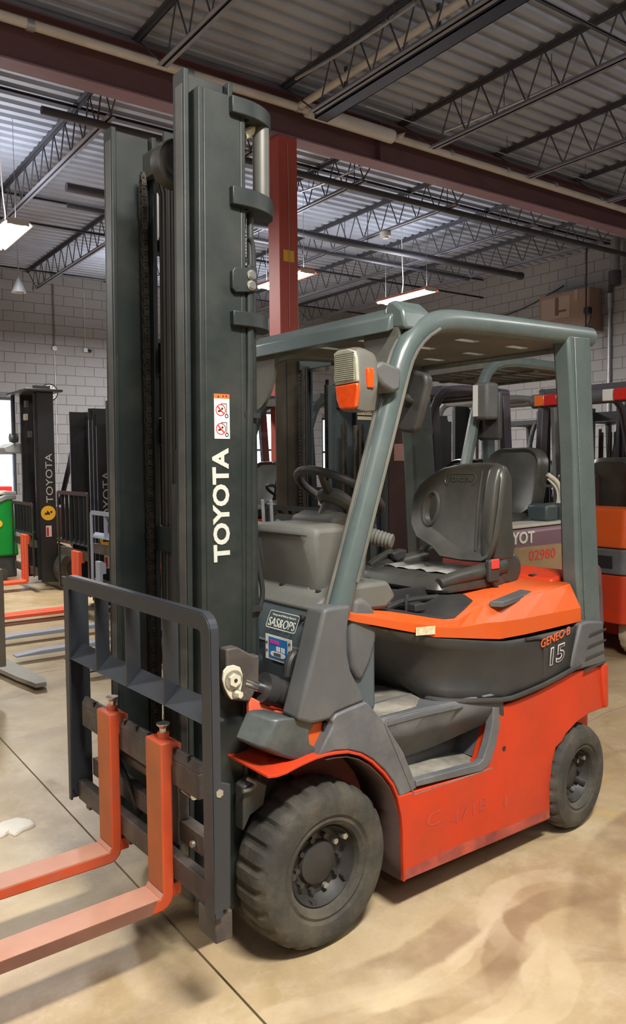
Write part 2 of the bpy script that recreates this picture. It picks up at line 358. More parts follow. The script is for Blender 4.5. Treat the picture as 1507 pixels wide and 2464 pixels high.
# walls of concrete block
def wall(name, along, fixed, a0, a1, inward, vis, zvis, holes=()):
    # along 'x' or 'y'; blocks stand 8 mm proud of the mortar plane; vis = range along whose blocks are single parts
    t = 0.2 * -inward
    mb = MB()
    segs = [(a0, a1, -0.05, ZC + 0.25)]
    for (h0, h1, z0, z1) in holes:
        new = []
        for (p, q, r, s) in segs:
            if h0 >= q or h1 <= p: new.append((p, q, r, s)); continue
            if p < h0: new.append((p, h0, r, s))
            if q > h1: new.append((h1, q, r, s))
            new.append((max(p, h0), min(q, h1), r, z0)); new.append((max(p, h0), min(q, h1), z1, s))
        segs = new
    for (p, q, r, s) in segs:
        lo, hi = sorted((fixed, fixed + t))
        if along == 'x': mb.box(p, q, lo, hi, r, s)
        else: mb.box(lo, hi, p, q, r, s)
    wo = mb.build(name, MORTAR, smooth=0); tag(wo, kind='structure')
    pitch = 0.4064; H = 0.2032; g = 0.005; dep = 0.007 * inward
    one = MB()
    def blk(m, p, q, r, s, e=0.0):
        lo, hi = sorted((fixed, fixed + dep + e)); c = 0.004
        if along == 'x':
            y = fixed + dep + e
            m.add([(p, fixed, r), (q, fixed, r), (q, fixed, s), (p, fixed, s), (p + c, y, r + c), (q - c, y, r + c), (q - c, y, s - c), (p + c, y, s - c)],
                  [(4, 5, 6, 7), (0, 1, 5, 4), (1, 2, 6, 5), (2, 3, 7, 6), (3, 0, 4, 7)])
        else:
            x = fixed + dep + e
            m.add([(fixed, p, r), (fixed, q, r), (fixed, q, s), (fixed, p, s), (x, p + c, r + c), (x, q - c, r + c), (x, q - c, s - c), (x, p + c, s - c)],
                  [(7, 6, 5, 4), (4, 5, 1, 0), (5, 6, 2, 1), (6, 7, 3, 2), (7, 4, 0, 3)])
    blk(one, 0, pitch - 2 * g, 0, H - 2 * g)
    # re-base the single block mesh at its own corner
    k = 1 if along == 'x' else 0
    one.v = [tuple(c - (fixed if i == k else 0) for i, c in enumerate(v)) for v in one.v]
    proto = one.build('concrete_block', BLOCK, smooth=0); first = True; count = 0
    rest = MB()
    nrow = int((ZC + 0.2) / H)
    for r in range(nrow):
        z = r * H; off = (r % 2) * pitch / 2
        p = a0 - off
        while p < a1:
            q = p + pitch; lo, hi = max(p, a0) + g, min(q, a1) - g
            if hi - lo > 0.05:
                bad = False
                for (h0, h1, z0, z1) in holes:
                    if hi > h0 + 0.01 and lo < h1 - 0.01 and z + H > z0 + 0.02 and z < z1 - 0.02:
                        bad = True
                        if lo < h0 - 0.03: blk(rest, lo, h0, z + g, z + H - g)
                        if hi > h1 + 0.03: blk(rest, h1, hi, z + g, z + H - g)
                if not bad:
                    full = hi - lo > pitch - 2 * g - 0.001
                    if full and vis[0] < lo and hi < vis[1] and z > zvis and count < 298:
                        c = (lo, 0, z + g) if along == 'x' else (0, lo, z + g)
                        c = (c[0] + (fixed if along == 'y' else 0), c[1] + (fixed if along == 'x' else 0), c[2])
                        e = random.uniform(-0.0015, 0.0015)
                        if along == 'x': c = (c[0], c[1] + e, c[2])
                        else: c = (c[0] + e, c[1], c[2])
                        if first: proto.location = c; proto.parent = wo; first = False
                        else: inst(proto, 'concrete_block', wo, c)
                        count += 1
                    else: blk(rest, lo, hi, z + g, z + H - g)
            p = q
    if first: D.objects.remove(proto)
    s = rest.build('blockwork', BLOCK, wo, smooth=0); tag(s, kind='stuff')
    return wo
WINH = [(0.6, 2.92, 1.0, 2.95), (7.9, 9.75, 0.95, 2.85), (10.55, 11.2, 0.95, 2.75)]
wall('wall_back', 'x', YW, X0, XW, -1, (2.6, 6.6), 2.0, WINH)
wall('wall_right', 'y', XW, Y0, YW, -1, (6.2, 12.8), 2.3)
wall('wall_left', 'y', X0, Y0, YW, 1, (99, 99), 99)
wall('wall_front', 'x', Y0, X0, XW, 1, (99, 99), 99)
FRAME = mat('dark_window_frame', (0.05, 0.06, 0.08), 0.5)
for i, (a, c, z0, z1) in enumerate(WINH):
    w = MB()
    for p in (a, c - 0.05): w.box(p, p + 0.05, YW + 0.02, YW + 0.12, z0, z1)
    zs = [z0, z1 - 0.05] + ([z0 + (z1 - z0) * 0.42] if i == 0 else [(z0 + z1) / 2])
    for z in zs: w.box(a, c, YW + 0.02, YW + 0.12, z, z + 0.05)
    w.box((a + c) / 2 - 0.02, (a + c) / 2 + 0.02, YW + 0.02, YW + 0.12, z0, z1)
    wo = w.build('window_%d' % (i + 1), FRAME, smooth=0); tag(wo, kind='structure')
    MB().box(a + 0.04, c - 0.04, YW + 0.065, YW + 0.072, z0 + 0.03, z1 - 0.03).build('pane', GLASS, wo, smooth=0)

# roof deck: trapezoidal corrugations running along x, above the joists
pitch = 0.19; prof = []
y = Y0
while y < YW:
    prof += [(y, ZC), (y + 0.085, ZC), (y + 0.105, ZC + 0.04), (y + 0.17, ZC + 0.04)]; y += pitch
prof = [(min(p[0], YW), p[1]) for p in prof] + [(YW, ZC)]
dk = MB(); dk.quadstrip([(X0, p, z) for p, z in prof], [(XW, p, z) for p, z in prof])
n0 = len(dk.v); dk.box(X0, XW, Y0, YW, ZC + 0.06, ZC + 0.12)
tag(dk.build('ceiling', DECK, smooth=0), kind='structure')

# open web roof joists along y, every 1.62 m
JXS = [1.63 + 1.62 * k for k in range(-5, 7)]
BY = 4.66                                     # line of the red beam
rodL = 0.52
def joist(x, ya, yb, zb=5.04, detail=True):
    b = MB()
    for sx in (-1, 1): b.box(x + sx * 0.006, x + sx * 0.045, ya, yb, ZC - 0.008, ZC); b.box(x + sx * 0.006, x + sx * 0.012, ya, yb, ZC - 0.05, ZC)
    jo = b.build('roof_joist', JOIST, smooth=0); tag(jo, kind='structure')
    c = MB()
    for sx in (-1, 1): c.box(x + sx * 0.006, x + sx * 0.048, ya + 0.55, yb - 0.55, zb, zb + 0.007); c.box(x + sx * 0.006, x + sx * 0.012, ya + 0.55, yb - 0.55, zb, zb + 0.045)
    c.build('bottom_chord', CHORD, jo, smooth=0)
    ys = ya + 0.55; step = 0.40; k = 0; rods = []
    while ys + step / 2 < yb - 0.5:
        rods.append(((x, ys, zb + 0.02), (x, ys + step / 2, ZC - 0.02))); rods.append(((x, ys + step / 2, ZC - 0.02), (x, ys + step, zb + 0.02))); ys += step
    rods += [((x, ya + 0.05, ZC - 0.03), (x, ya + 0.57, zb + 0.02)), ((x, yb - 0.05, ZC - 0.03), (x, yb - 0.57, zb + 0.02))]
    if detail:
        for a, e in rods: MB().cyl(a, e, 0.0085, 6).build('web_rod', JOIST, jo)
    else:
        m = MB()
        for a, e in rods: m.cyl(a, e, 0.0085, 5)
        tag(m.build('web_rods', JOIST, jo), kind='stuff')
    return jo
for x in JXS:
    if x > XW - 0.3 or x < X0 + .3: continue
    joist(x, BY + 0.05, YW - 0.02, detail=x > -0.5)
    joist(x, -3.4, BY - 0.05, detail=x > 0.5)
# bridging angles between the joists
for (y, z, xa, xb, r) in ((6.2, ZC - 0.04, X0, XW, 0.018), (9.4, ZC - 0.04, X0, XW, 0.018), (12.2, 5.09, X0, XW, 0.018), (9.4, 5.09, X0, XW, 0.018), (1.6, ZC - 0.04, X0, XW, 0.018), (-0.6, ZC - 0.04, X0, XW, 0.018), (1.6, 5.09, X0, XW, 0.015)):
    tag(MB().box(xa, xb, y - r, y + r, z - r * 0.3, z + r * 0.3).box(xa, xb, y - r, y - r + 0.006, z - r, z + r).build('bridging_angle', JOIST, smooth=0), kind='structure')

# red beam, far and near girders, column
bm = MB(); bm.box(X0, XW, BY - 0.105, BY + 0.105, 4.985, 5.003)
fo = bm.build('lower_flange', BEAMF, smooth=0, bevel=0.002)
bw = MB().box(X0, XW, BY - 0.006, BY + 0.006, 5.003, 5.43).box(X0, XW, BY - 0.105, BY + 0.105, 5.43, 5.448)
for x in (4.55, 9.6, -0.6): bw.box(x - .006, x + .006, BY - .1, BY + .1, 5.003, 5.43)
beam = bw.build('steel_beam', BEAMR, smooth=0); tag(beam, kind='structure'); fo.parent = beam
for yy, in ((-3.4,),):
    b2 = MB().box(X0, XW, yy - 0.105, yy + 0.105, 4.985, 5.003).box(X0, XW, yy - 0.006, yy + 0.006, 5.003, 5.43).box(X0, XW, yy - 0.105, yy + 0.105, 5.43, 5.448)
    tag(b2.build('steel_beam', BEAMR, smooth=0), kind='structure')
cx, cy = 3.30, 4.66
cb = MB().box(cx - 0.125, cx + 0.125, cy - 0.105, cy - 0.093, 0.0, 4.985).box(cx - 0.125, cx + 0.125, cy + 0.093, cy + 0.105, 0.0, 4.985).box(cx - 0.005, cx + 0.005, cy - 0.093, cy + 0.093, 0.0, 4.985)
cb = MB().box(cx - 0.145, cx + 0.085, cy - 0.115, cy + 0.115, 0.0, 4.985)
co = cb.build('steel_column', COLR, bevel=0.012); tag(co, kind='structure')
box('base_plate', COLR, co, cx - 0.2, cx + 0.14, cy - 0.17, cy + 0.17, 0, 0.02)
box('paper_tag', YEL, co, *(lambda a, c: (a[0], c[0], cy - 0.118, cy - 0.1155, c[2], a[2]))((3.1963,4.545,3.8118), (3.3312,4.545,3.6935)))
MB().tube([(3.2581,4.538,4.9038), (3.2671,4.538,3.992), (3.2595,4.538,3.0002)], 0.004, 6).build('wire', mat('pale_wire', (0.55, 0.35, 0.3), 0.5), co)
# jacketed pipes along the beam and across it
pz, py = 5.26, 4.46
p1 = MB().tube([(X0 + .1, py, pz + .03), (3.32, py, pz), (XW - .05, py, pz - .05)], 0.042, 12)
o = p1.build('beam_pipe', PIPEW); tag(o, 'cream jacketed pipe running the length of the red beam', 'pipe')
for x in (0.62, 2.1, 3.35, 5.55, 6.55, 7.5, 8.5, 9.5):
    MB().tube([(x - .03, py, pz), (x + .03, py, pz)], 0.049, 12).build('pipe_clamp', GALV, o)
o = MB().tube([(3.45, py - 0.012, pz - .002), (4.62, py - 0.012, pz - .012)], 0.075, 14).build('insulation_sleeve', mat('loose_insulation', (0.68, 0.65, 0.63), 0.8, var=0.06), o)
MB().add([(4.62, py - .085, pz - .075), (4.70, py - .10, pz - .045), (4.735, py - .11, pz + .03), (4.655, py - .08, pz + .0)], [(0, 1, 2, 3)]).build('tape_flap', PIPEW, o.parent, solid=0.004)
o = MB().tube([(3.40, -3.3, 5.30), (3.38, 1.0, 5.26), (3.35, py, pz + 0.01)], 0.036, 12).build('branch_pipe', PIPEW)
o.location.z = 0
tag(o, 'cream pipe branching off the beam pipe towards the camera under the roof', 'pipe')
for y in (1.6, 2.9, 0.2): MB().tube([(3.39, y - .03, 5.268 + (0.002 if y < 3 else 0)), (3.39, y + .03, 5.268)], 0.043, 12).build('pipe_clamp', GALV, o)
# a blue-black cable tray beside the branch pipe
ct = MB().box(3.46, 3.62, -3.3, 4.33, 5.13, 5.14).box(3.46, 3.47, -3.3, 4.33, 5.13, 5.21).box(3.61, 3.62, -3.3, 4.33, 5.13, 5.21)
o = ct.build('cable_tray', mat('blue_black_steel', (0.045, 0.055, 0.10), 0.35, metal=0.4), smooth=0); tag(o, 'blue-black steel tray running beside the cream branch pipe', 'cable tray')
for y in (3.9, 2.6, 1.2, -0.4): MB().box(3.53, 3.55, y - .02, y + .02, 5.14, ZC).build('hanger', JOIST, o, smooth=0)
# sprinkler pipes along x with ends short of the right wall
for (y, z, xa, xb, r, lab) in ((7.17, 4.93, 1.8, 10.05, 0.055, 'fat dark sprinkler pipe with capped end near the right wall'), (7.75, 4.90, 2.0, 9.3, 0.028, 'thin dark sprinkler pipe behind the fat one'), (5.45, 5.02, 1.0, 10.9, 0.04, 'dark pipe just behind the red beam, ending at the right wall')):
    o = MB().tube([(xa, y, z), (xb, y, z)], r, 12).build('sprinkler_pipe', DPIPE); tag(o, lab, 'pipe')
    MB().tube([(xb - .05, y, z), (xb + .03, y, z)], r * 1.25, 12).build('end_cap', DPIPE, o)
    for k in range(3):
        x = JXS[6 + k]; MB().cyl((x, y, z), (x, y, ZC), 0.006, 6).build('hanger', JOIST, o)
for lab, a, c, r in (('thin pale conduit crossing under the joists right of the branch pipe', (4.9232,3.9245,5.2), (5.051,2.3479,5.2), 0.011), ('thin cable bundle strung under the roof left of the branch pipe', (3.0301,4.0395,5.3), (3.125,2.4432,5.3), 0.014),
                   ('thin pale wire running beside the red beam towards the right wall', (3.9594,4.1098,5.3), (8.3974,4.149,5.3), 0.006), ('pale conduit under the deck beyond the red beam', (4.6995,6.4079,5.2), (4.8061,5.1509,5.2), 0.012)):
    a = Vector(a); c = Vector(c); o = MB().tube([a, a.lerp(c, .33) - Vector((0, 0, .02)), a.lerp(c, .66) - Vector((0, 0, .02)), c], r, 8, smooth_path=1).build('roof_conduit', GALV); tag(o, lab, 'conduit')
    for t in (0.15, 0.5, 0.85): q = a.lerp(c, t); MB().cyl(q, (q.x, q.y, ZC), 0.004, 5).build('hanger', JOIST, o)
# ceiling strip lights
TUBE = mat('fluorescent_tube', (1, 1, 1), 0.4, emit=(1.0, 0.985, 0.96), estr=14.0)
LHOUS = mat('light_housing', (0.62, 0.60, 0.56), 0.5)
LORG = mat('orange_light_housing', (0.62, 0.17, 0.07), 0.5)
labs = {7: 'very bright strip light hanging at the left of the photo', 8: 'strip light showing on both sides of the red column', 9: 'strip light just above the corner of the overhead guard',
        0: 'strip light overhead beside the camera', 1: 'strip light in front of the forks', 2: 'strip light beside the truck, behind the camera', 3: 'strip light far behind the camera, on the left',
        4: 'strip light far behind the camera, on the right', 5: 'strip light beside the right wall', 6: 'strip light beyond the left edge, in the row of bright ones', 10: 'unseen strip light added behind the mast to brighten the back wall', 11: 'second unseen strip light added to brighten the back wall'}
def tube_light(x, y, z, lab, org=False, rz=0.0):
    t = empty('strip_light', (x, y, z), rz); tag(t, lab, 'ceiling light', 'hanging strip lights')
    m = MB().prism([(-0.17, 0.0), (-0.09, 0.06), (0.09, 0.06), (0.17, 0.0), (0.16, 0.0), (0.085, 0.05), (-0.085, 0.05), (-0.16, 0.0)], 1, -0.62, 0.62)
    m.build('housing', LORG if org else LHOUS, t, smooth=0)
    for sx in (-0.08, 0.08): MB().cyl((sx, -0.6, 0.0), (sx, 0.6, 0.0), 0.019, 10).build('tube', TUBE, t)
    for sy in (-0.6, 0.6): MB().box(-0.12, 0.12, sy - 0.012, sy + 0.012, -0.01, 0.055).build('end_cap', LHOUS, t, smooth=0)
    for sy in (-0.5, 0.5): MB().cyl((0, sy, 0.05), (0, sy, ZC - z), 0.003, 5).build('hanging_wire', GALV, t)
    MB().tube([(0.0, 0.1, 0.05), (0.06, 0.12, 0.25), (0.02, 0.1, 0.5), (0.0, 0.1, ZC - z)], 0.007, 6, smooth_path=2).build('power_cord', LHOUS, t)
for i, (lx, ly, lz, p, c, ax) in enumerate(LAMPS): tube_light(lx, ly, lz, labs[i], i in (8, 9), PI / 2 if ax == 'x' else 0.0)

# right wall fittings
cb = MB(); q = [(11.5,7.7712,4.8447),(11.5,6.6694,4.6279),(11.5,6.6065,3.9683),(11.5,7.7636,4.1295)]
o = empty('cardboard_box'); tag(o, 'brown cardboard box fixed high on the right wall', 'box')
MB().box(11.12, 11.485, 6.47, 7.60, 3.98, 4.74).build('body', CARD, o, bevel=0.006)
MB().box(11.115, 11.121, 6.90, 7.55, 4.27, 4.67).build('label_sheet', mat('faded_label', (0.40, 0.31, 0.27), 0.7), o, smooth=0)
for a, c, z0, z1 in ((7.15, 7.23, 4.33, 4.66), (6.98, 7.15, 4.38, 4.42), (6.72, 6.80, 4.54, 4.74)): MB().box(11.11, 11.116, a, c, z0, z1).build('print' if a > 6.9 else 'tape', mat('brown_print', (0.16, 0.09, 0.07), 0.7) if a > 6.9 else mat('parcel_tape', (0.40, 0.26, 0.19), 0.4), o, smooth=0)
MB().box(11.11, 11.485, 6.45, 7.62, 3.96, 3.98).build('bracket', GALV, o, smooth=0)
o = MB().cyl((11.25, 6.05, 4.78), (11.25, 6.05, ZC), 0.085, 16).build('roof_drain_pipe', mat('drain_pipe_grey', (0.22, 0.22, 0.24), 0.5, metal=0.3)); tag(o, 'wide grey drain pipe coming down from the roof at the right wall', 'pipe')
MB().cyl((11.25, 6.05, 4.70), (11.25, 6.05, 4.95), 0.11, 16).build('coupling', DPIPE, o)
MB().tube([(11.25, 6.08, 4.85), (11.3, 6.15, 4.86), (11.42, 6.25, 4.80), (11.44, 6.28, 4.6)], 0.035, 10, smooth_path=2).build('elbow', DPIPE, o)
o = MB().tube([(11.44, 6.28, 4.6), (11.44, 6.28, 0.2)], 0.030, 10).build('wall_conduit', GALV); tag(o, 'thin grey conduit running down the right wall', 'conduit')
MB().cyl((11.44, 6.28, 4.35), (11.44, 6.28, 4.62), 0.05, 12).build('sleeve', GALV, o)
o = MB().cyl((11.05, 6.50, 3.55), (11.05, 6.50, ZC), 0.016, 8).build('hanging_rod', DPIPE); tag(o, 'black rod hanging from the roof in front of the cardboard box', 'rod')
for z in (4.30, 3.95): MB().box(11.0, 11.1, 6.40, 6.52, z - 0.06, z + 0.06).build('clamp', INK, o, bevel=0.01)
MB().tube([(11.05, 6.5, 4.35), (11.0, 6.35, 4.25), (11.03, 6.4, 4.05), (11.05, 6.62, 3.98), (11.0, 6.9, 3.85)], 0.008, 6, smooth_path=2).build('cable', HOSE, o)
o = MB().tube([(11.46, 12.0, 4.55), (11.46, 9.6, 4.58), (11.46, 8.4, 4.62), (11.46, 7.3, 4.95)], 0.012, 6, smooth_path=2).build('wall_cable', HOSE); tag(o, 'dark cable sagging across the right wall below the roof', 'cable')
# back wall fittings
o = MB().cyl((3.75, YW - 0.01, 3.99), (3.75, YW - 0.045, 3.99), 0.05, 20).build('alarm_disc', LHOUS); tag(o, 'small white alarm disc on the back wall', 'alarm')
MB().box(3.735, 3.765, YW - 0.03, YW - 0.008, 4.04, 5.3).build('conduit', mat('dark_conduit', (0.14, 0.13, 0.12), 0.6), o, smooth=0)
MB().box(3.744, 3.756, YW - 0.02, YW - 0.008, 1.5, 3.94).build('lower_conduit', LHOUS, o, smooth=0)
o = MB().box(4.35, 4.44, YW - 0.07, YW - 0.008, 3.96, 4.04).build('wall_sensor', LHOUS, bevel=0.005); tag(o, 'small white sensor box right of the alarm disc', 'sensor')
MB().cyl((4.44, YW - 0.05, 4.0), (4.51, YW - 0.08, 3.98), 0.03, 10).build('lens', INK, o)
MB().box(4.39, 4.398, YW - 0.015, YW - 0.008, 4.04, 5.2).build('conduit', LHOUS, o, smooth=0)
o = empty('wall_clock', (3.6129,13.95,3.0863)); tag(o, 'round white wall clock half hidden behind the tall left mast', 'clock')
MB().lathe([(0.001, 0.03), (0.165, 0.03), (0.175, 0.0), (0.175, 0.045), (0.001, 0.045)][:3], (0, 0, 0), 1, 32).build('rim', INK, o)
MB().cyl((0, -0.005, 0), (0, 0.0, 0), 0.155, 32).build('dial', WHITE, o)
for k in range(12):
    a = k * PI / 6; MB().box(-.008, .008, -0.008, -0.005, 0.115, 0.14).build('hour_mark', INK, o, smooth=0).rotation_euler = (0, a, 0)
for a, l in ((0.6, 0.09), (2.4, 0.125)): MB().box(-.006, .006, -0.010, -0.008, -0.02, l).build('hand', INK, o, smooth=0).rotation_euler = (0, a, 0)
o = empty('smoke_detector', (6.49, 6.75, 5.0)); tag(o, 'small white smoke detector under a joist', 'smoke detector')
MB().lathe([(0.001, -0.06), (0.045, -0.055), (0.055, -0.03), (0.075, -0.025), (0.085, 0.0), (0.085, 0.035), (0.001, 0.035)], (0, 0, 0), 2, 20).build('housing', LHOUS, o)
o = empty('floodlight', (1.7071,9,4.072)); tag(o, 'grey cone floodlight hanging under the roof above the left windows', 'floodlight')
MB().lathe([(0.015, 0.12), (0.03, 0.10), (0.10, -0.08), (0.09, -0.08), (0.001, 0.0)], (0, 0, 0), 2, 18).build('shade', GALV, o)
MB().cyl((0, 0, 0.1), (0, 0, ZC - o.location.z), 0.008, 6).build('stem', GALV, o)
# dried white filler on the floor in front of the forks
FILL = mat('dried_filler', (0.78, 0.74, 0.66), 0.8, var=0.05, scale=20, bump=0.2)
for lab, pts, h in (('small round white dried filler patch on the floor left of the forks', [(-0.6411,1.0441,0),(-0.6087,1.0698,0),(-0.5736,1.0692,0),(-0.5455,1.0741,0),(-0.5179,1.0433,0),(-0.4928,1.0044,0),(-0.4969,0.9523,0),(-0.52,0.9399,0),(-0.5568,0.9332,0),(-0.5798,0.9121,0),(-0.5983,0.907,0),(-0.6127,0.9506,0),(-0.6389,0.9276,0),(-0.6684,0.9308,0)], 0.012),
                    ('long broken strip of white filler lying under the far fork', [(-0.7608,0.5472,0),(-0.7292,0.5535,0),(-0.6843,0.5504,0),(-0.6286,0.5553,0),(-0.5885,0.557,0),(-0.5478,0.5429,0),(-0.5446,0.5169,0),(-0.5784,0.4954,0),(-0.63,0.4955,0),(-0.6848,0.4914,0),(-0.7305,0.4888,0),(-0.774,0.4923,0)], 0.014)):
    c = [sum(p[i] for p in pts) / len(pts) for i in range(3)]; n = len(pts)
    m = MB(); top = [tuple(c[i] + (p[i] - c[i]) * 0.8 + (h if i == 2 else 0) for i in range(3)) for p in pts]; mid = [tuple(c[i] + (p[i] - c[i]) * 0.97 + (h * 0.7 if i == 2 else 0) for i in range(3)) for p in pts]
    m.rings([pts, mid, top]); tag(m.build('filler_patch', FILL, smooth=60), lab, 'filler patch', 'white filler on the floor')

# ------------------------------------------------------------------ the orange forklift (x to its rear, y to its far side, z up)
FT = empty('forklift', (0, 0, 0), TRUCK_YAW)
tag(FT, 'large orange forklift in front with dark mast and grey overhead guard', 'forklift')
def cylY(p, d, r, n): return MB().cyl(p, (p[0], p[1] + d, p[2]), r, n)
def mir(o):
    c = copy_tree(o, FT); c.scale = (1, -1, 1); return c

# ---- wheels
def wheel(name, x, yo, R, wd, nut, seg=144, rub=RUBBER, rimm=RIM, parent=None, steer=0.0, mirror=False, lug=3):
    # outer face at local y=0, tyre goes to +y by wd; hub axis through origin
    s = R / 0.266
    def mod(r, t, j):
        if r > R * 0.985: return r - (0.010 * s if (j % 6 < 2) else 0)
        if r > R * 0.93: return r - (0.004 * s if (j % 6 < 2) else 0)
        return r
    pr = [(0.13 * s, 0.045), (0.14 * s, 0.018), (0.155 * s, 0.008), (0.165 * s, 0.012), (0.175 * s, 0.004), (0.205 * s, 0.0), (0.225 * s, 0.003), (0.243 * s, 0.010), (0.253 * s, 0.022), (R * 0.987, 0.036), (R, 0.055),
          (R, wd * 0.5), (R, wd - 0.055), (R * 0.987, wd - 0.036), (0.243 * s, wd - 0.01), (0.205 * s, wd), (0.14 * s, wd - .02), (0.13 * s, wd - 0.04)]
    m = MB(); m.lathe(pr, (0, 0, 0), 1, seg, mod)
    t = m.build(name, rub, parent, smooth=30)
    r = MB().lathe([(0.133 * s, 0.035), (0.128 * s, 0.03), (0.120 * s, 0.055), (0.108 * s, 0.075), (0.075 * s, 0.075), (0.068 * s, 0.06), (0.040 * s, 0.050), (0.001, 0.048)], (0, 0, 0), 1, 48).build('rim', rimm, t)
    if nut:
        nn = 10
        for k in range(nn):
            a = 2 * PI * k / nn; q = MB().cyl((0.088 * s * math.cos(a), 0.055, 0.088 * s * math.sin(a)), (0.088 * s * math.cos(a), 0.078, 0.088 * s * math.sin(a)), 0.010, 6)
            q.build('lug_nut', BOLT if k in (1, 8) else RIM, t, smooth=20)
        for k in range(5):
            a = 2 * PI * (k + .5) / 5; MB().cyl((0.118 * s * math.cos(a), 0.035, 0.118 * s * math.sin(a)), (0.118 * s * math.cos(a), 0.06, 0.118 * s * math.sin(a)), 0.011, 6).build('rim_bolt', BOLT if k == 0 else RIM, t, smooth=20)
    t.location = (x, yo, R); t.rotation_euler = (0, 0, steer)
    if mirror: t.scale = (1, -1, 1)
    return t
wheel('front_tyre', -0.012, -0.520, 0.266, 0.185, True, parent=FT)
wheel('front_tyre', -0.012, 0.520, 0.266, 0.185, True, parent=FT, mirror=True, seg=96)
rw = wheel('rear_tyre', 1.360, -0.545, 0.222, 0.125, True, parent=FT, steer=0.10)
wheel('rear_tyre', 1.360, 0.545, 0.222, 0.125, True, parent=FT, steer=0.10, mirror=True, seg=96)

# ---- forks (shank + blade in one forging)
FORKTAN = mat('tan_orange', (0.46, 0.135, 0.045), 0.6, spec=0.3, var=0.12, scale=5, dirt=(0.30, 0.12, 0.06), dscale=4, damt=0.6)  # tan tone for the front faces of the forks only
def fork(y0, zt, zb):
    xf = -0.512; w = 0.100; th = 0.036
    prof = [(xf, zt), (xf, zb + 0.012), (xf - 0.010, zb), (-1.25, zb - 0.004), (-1.555, zb - 0.022), (-1.56, zb - 0.034), (xf - 0.03, zb - 0.040)]
    prof += [(xf - 0.01 + 0.046 * math.sin(a), zb + 0.006 - 0.046 * math.cos(a)) for a in (0.2, 0.6, 1.0, 1.4)]
    prof += [(xf + th, zb + 0.05), (xf + th, zt - 0.075), (xf + th + 0.034, zt - 0.075), (xf + th + 0.034, zt - 0.01), (xf + th, zt)]
    f = MB().prism(prof, 1, y0, y0 + w).build('fork', FORKO, FT, bevel=0.005)
    b = MB().prism([(xf - 0.001, zb + 0.0135), (xf - 0.010, zb + 0.0010), (-1.25, zb - 0.003), (-1.55, zb - 0.0205), (-1.55, zb - 0.024), (-1.25, zb - 0.008), (xf - 0.010, zb - 0.004)], 1, y0 + 0.001, y0 + w - 0.001)
    b.build('worn_top_face', BLADE, f, smooth=0)
    MB().box(xf - 0.0007, xf, y0 + 0.003, y0 + w - 0.003, zb + 0.016, zt - 0.004).build('tan_front_face', FORKTAN, f, smooth=0)
    if y0 < -0.2:  # the near blade's side has lost its orange paint
        MB().prism([(xf - 0.02, zb + 0.0), (-1.25, zb - 0.004), (-1.555, zb - 0.022), (-1.56, zb - 0.034), (xf - 0.04, zb - 0.038)], 1, y0 - 0.0006, y0).build('worn_side_face', BLADESIDE, f, smooth=0)
    hk = MB().box(xf + 0.002, xf + th + 0.03, y0 + 0.002, y0 + w - 0.002, zb - 0.015, zb + 0.045)
    MB().box(xf + th, xf + th + 0.03, y0 + .01, y0 + w - .01, zb - 0.01, zb + 0.03).build('lower_hook', FORKO, f, bevel=0.003)
    py = y0 + w * 0.45; px = xf + th * 0.9
    MB().cyl((px, py, zt - 0.005), (px, py, zt + 0.018), 0.018, 16).build('pin_collar', FORKO, f)
    MB().lathe([(0.001, -0.02), (0.011, -0.02), (0.011, 0.022), (0.020, 0.032), (0.021, 0.036), (0.001, 0.036)], (px, py, zt + 0.01), 2, 16).build('locking_pin', STEEL, f)
    return f
fork(-0.345, 0.743, 0.274); fork(0.0215, 0.741, 0.274)

# ---- carriage
def carriage():
    xc = -0.476
    c = MB().box(xc, xc + 0.035, -0.50, 0.345, 0.615, 0.690).prism([(xc, 0.690), (xc, 0.700), (xc + 0.012, 0.722), (xc + 0.022, 0.722), (xc + 0.022, 0.690)], 1, -0.50, 0.345).build('carriage_bar', CARR, FT, bevel=0.003)
    for k in range(9): MB().box(xc + 0.002, xc + 0.02, -0.44 + k * 0.085, -0.432 + k * 0.085, 0.706, 0.7235).build('notch', INK, c, smooth=0)
    c2 = MB().box(xc, xc + 0.035, -0.60, 0.400, 0.322, 0.392).build('carriage_bar', CARR, FT, bevel=0.003)
    s = MB().box(-0.435, -0.395, -0.455, 0.36, 0.415, 0.480).build('side_shift_rail', CARR, FT, bevel=0.004)
    MB().cyl((-0.437, -0.40, 0.44), (-0.447, -0.40, 0.44), 0.010, 12).build('grease_bolt', BOLT, s)
    for y in (0.22, -0.28):
        MB().box(-0.44, -0.40, y - 0.03, y + 0.03, 0.40, 0.66).build('upright', CARR, s, bevel=0.003)
    cy = MB().cyl((-0.42, -0.17, 0.575), (-0.42, 0.22, 0.575), 0.030, 18).build('side_shift_cylinder', CARR, FT)
    MB().cyl((-0.42, -0.38, 0.575), (-0.42, -0.17, 0.575), 0.014, 14).build('cylinder_rod', STEEL, cy)
    MB().cyl((-0.42, -0.19, 0.575), (-0.42, -0.16, 0.575), 0.034, 18).build('gland', CARR, cy)
    MB().tube([(-0.43, 0.12, 0.59), (-0.46, 0.10, 0.57), (-0.45, 0.02, 0.50), (-0.42, 0.0, 0.38)], 0.010, 8, smooth_path=2).build('oil_line', HOSE, cy)
    for y in (0.34, 0.0): MB().box(xc + 0.005, xc + 0.03, y - 0.03, y, 0.305, 0.325).build('lug', CARR, c2)
carriage()

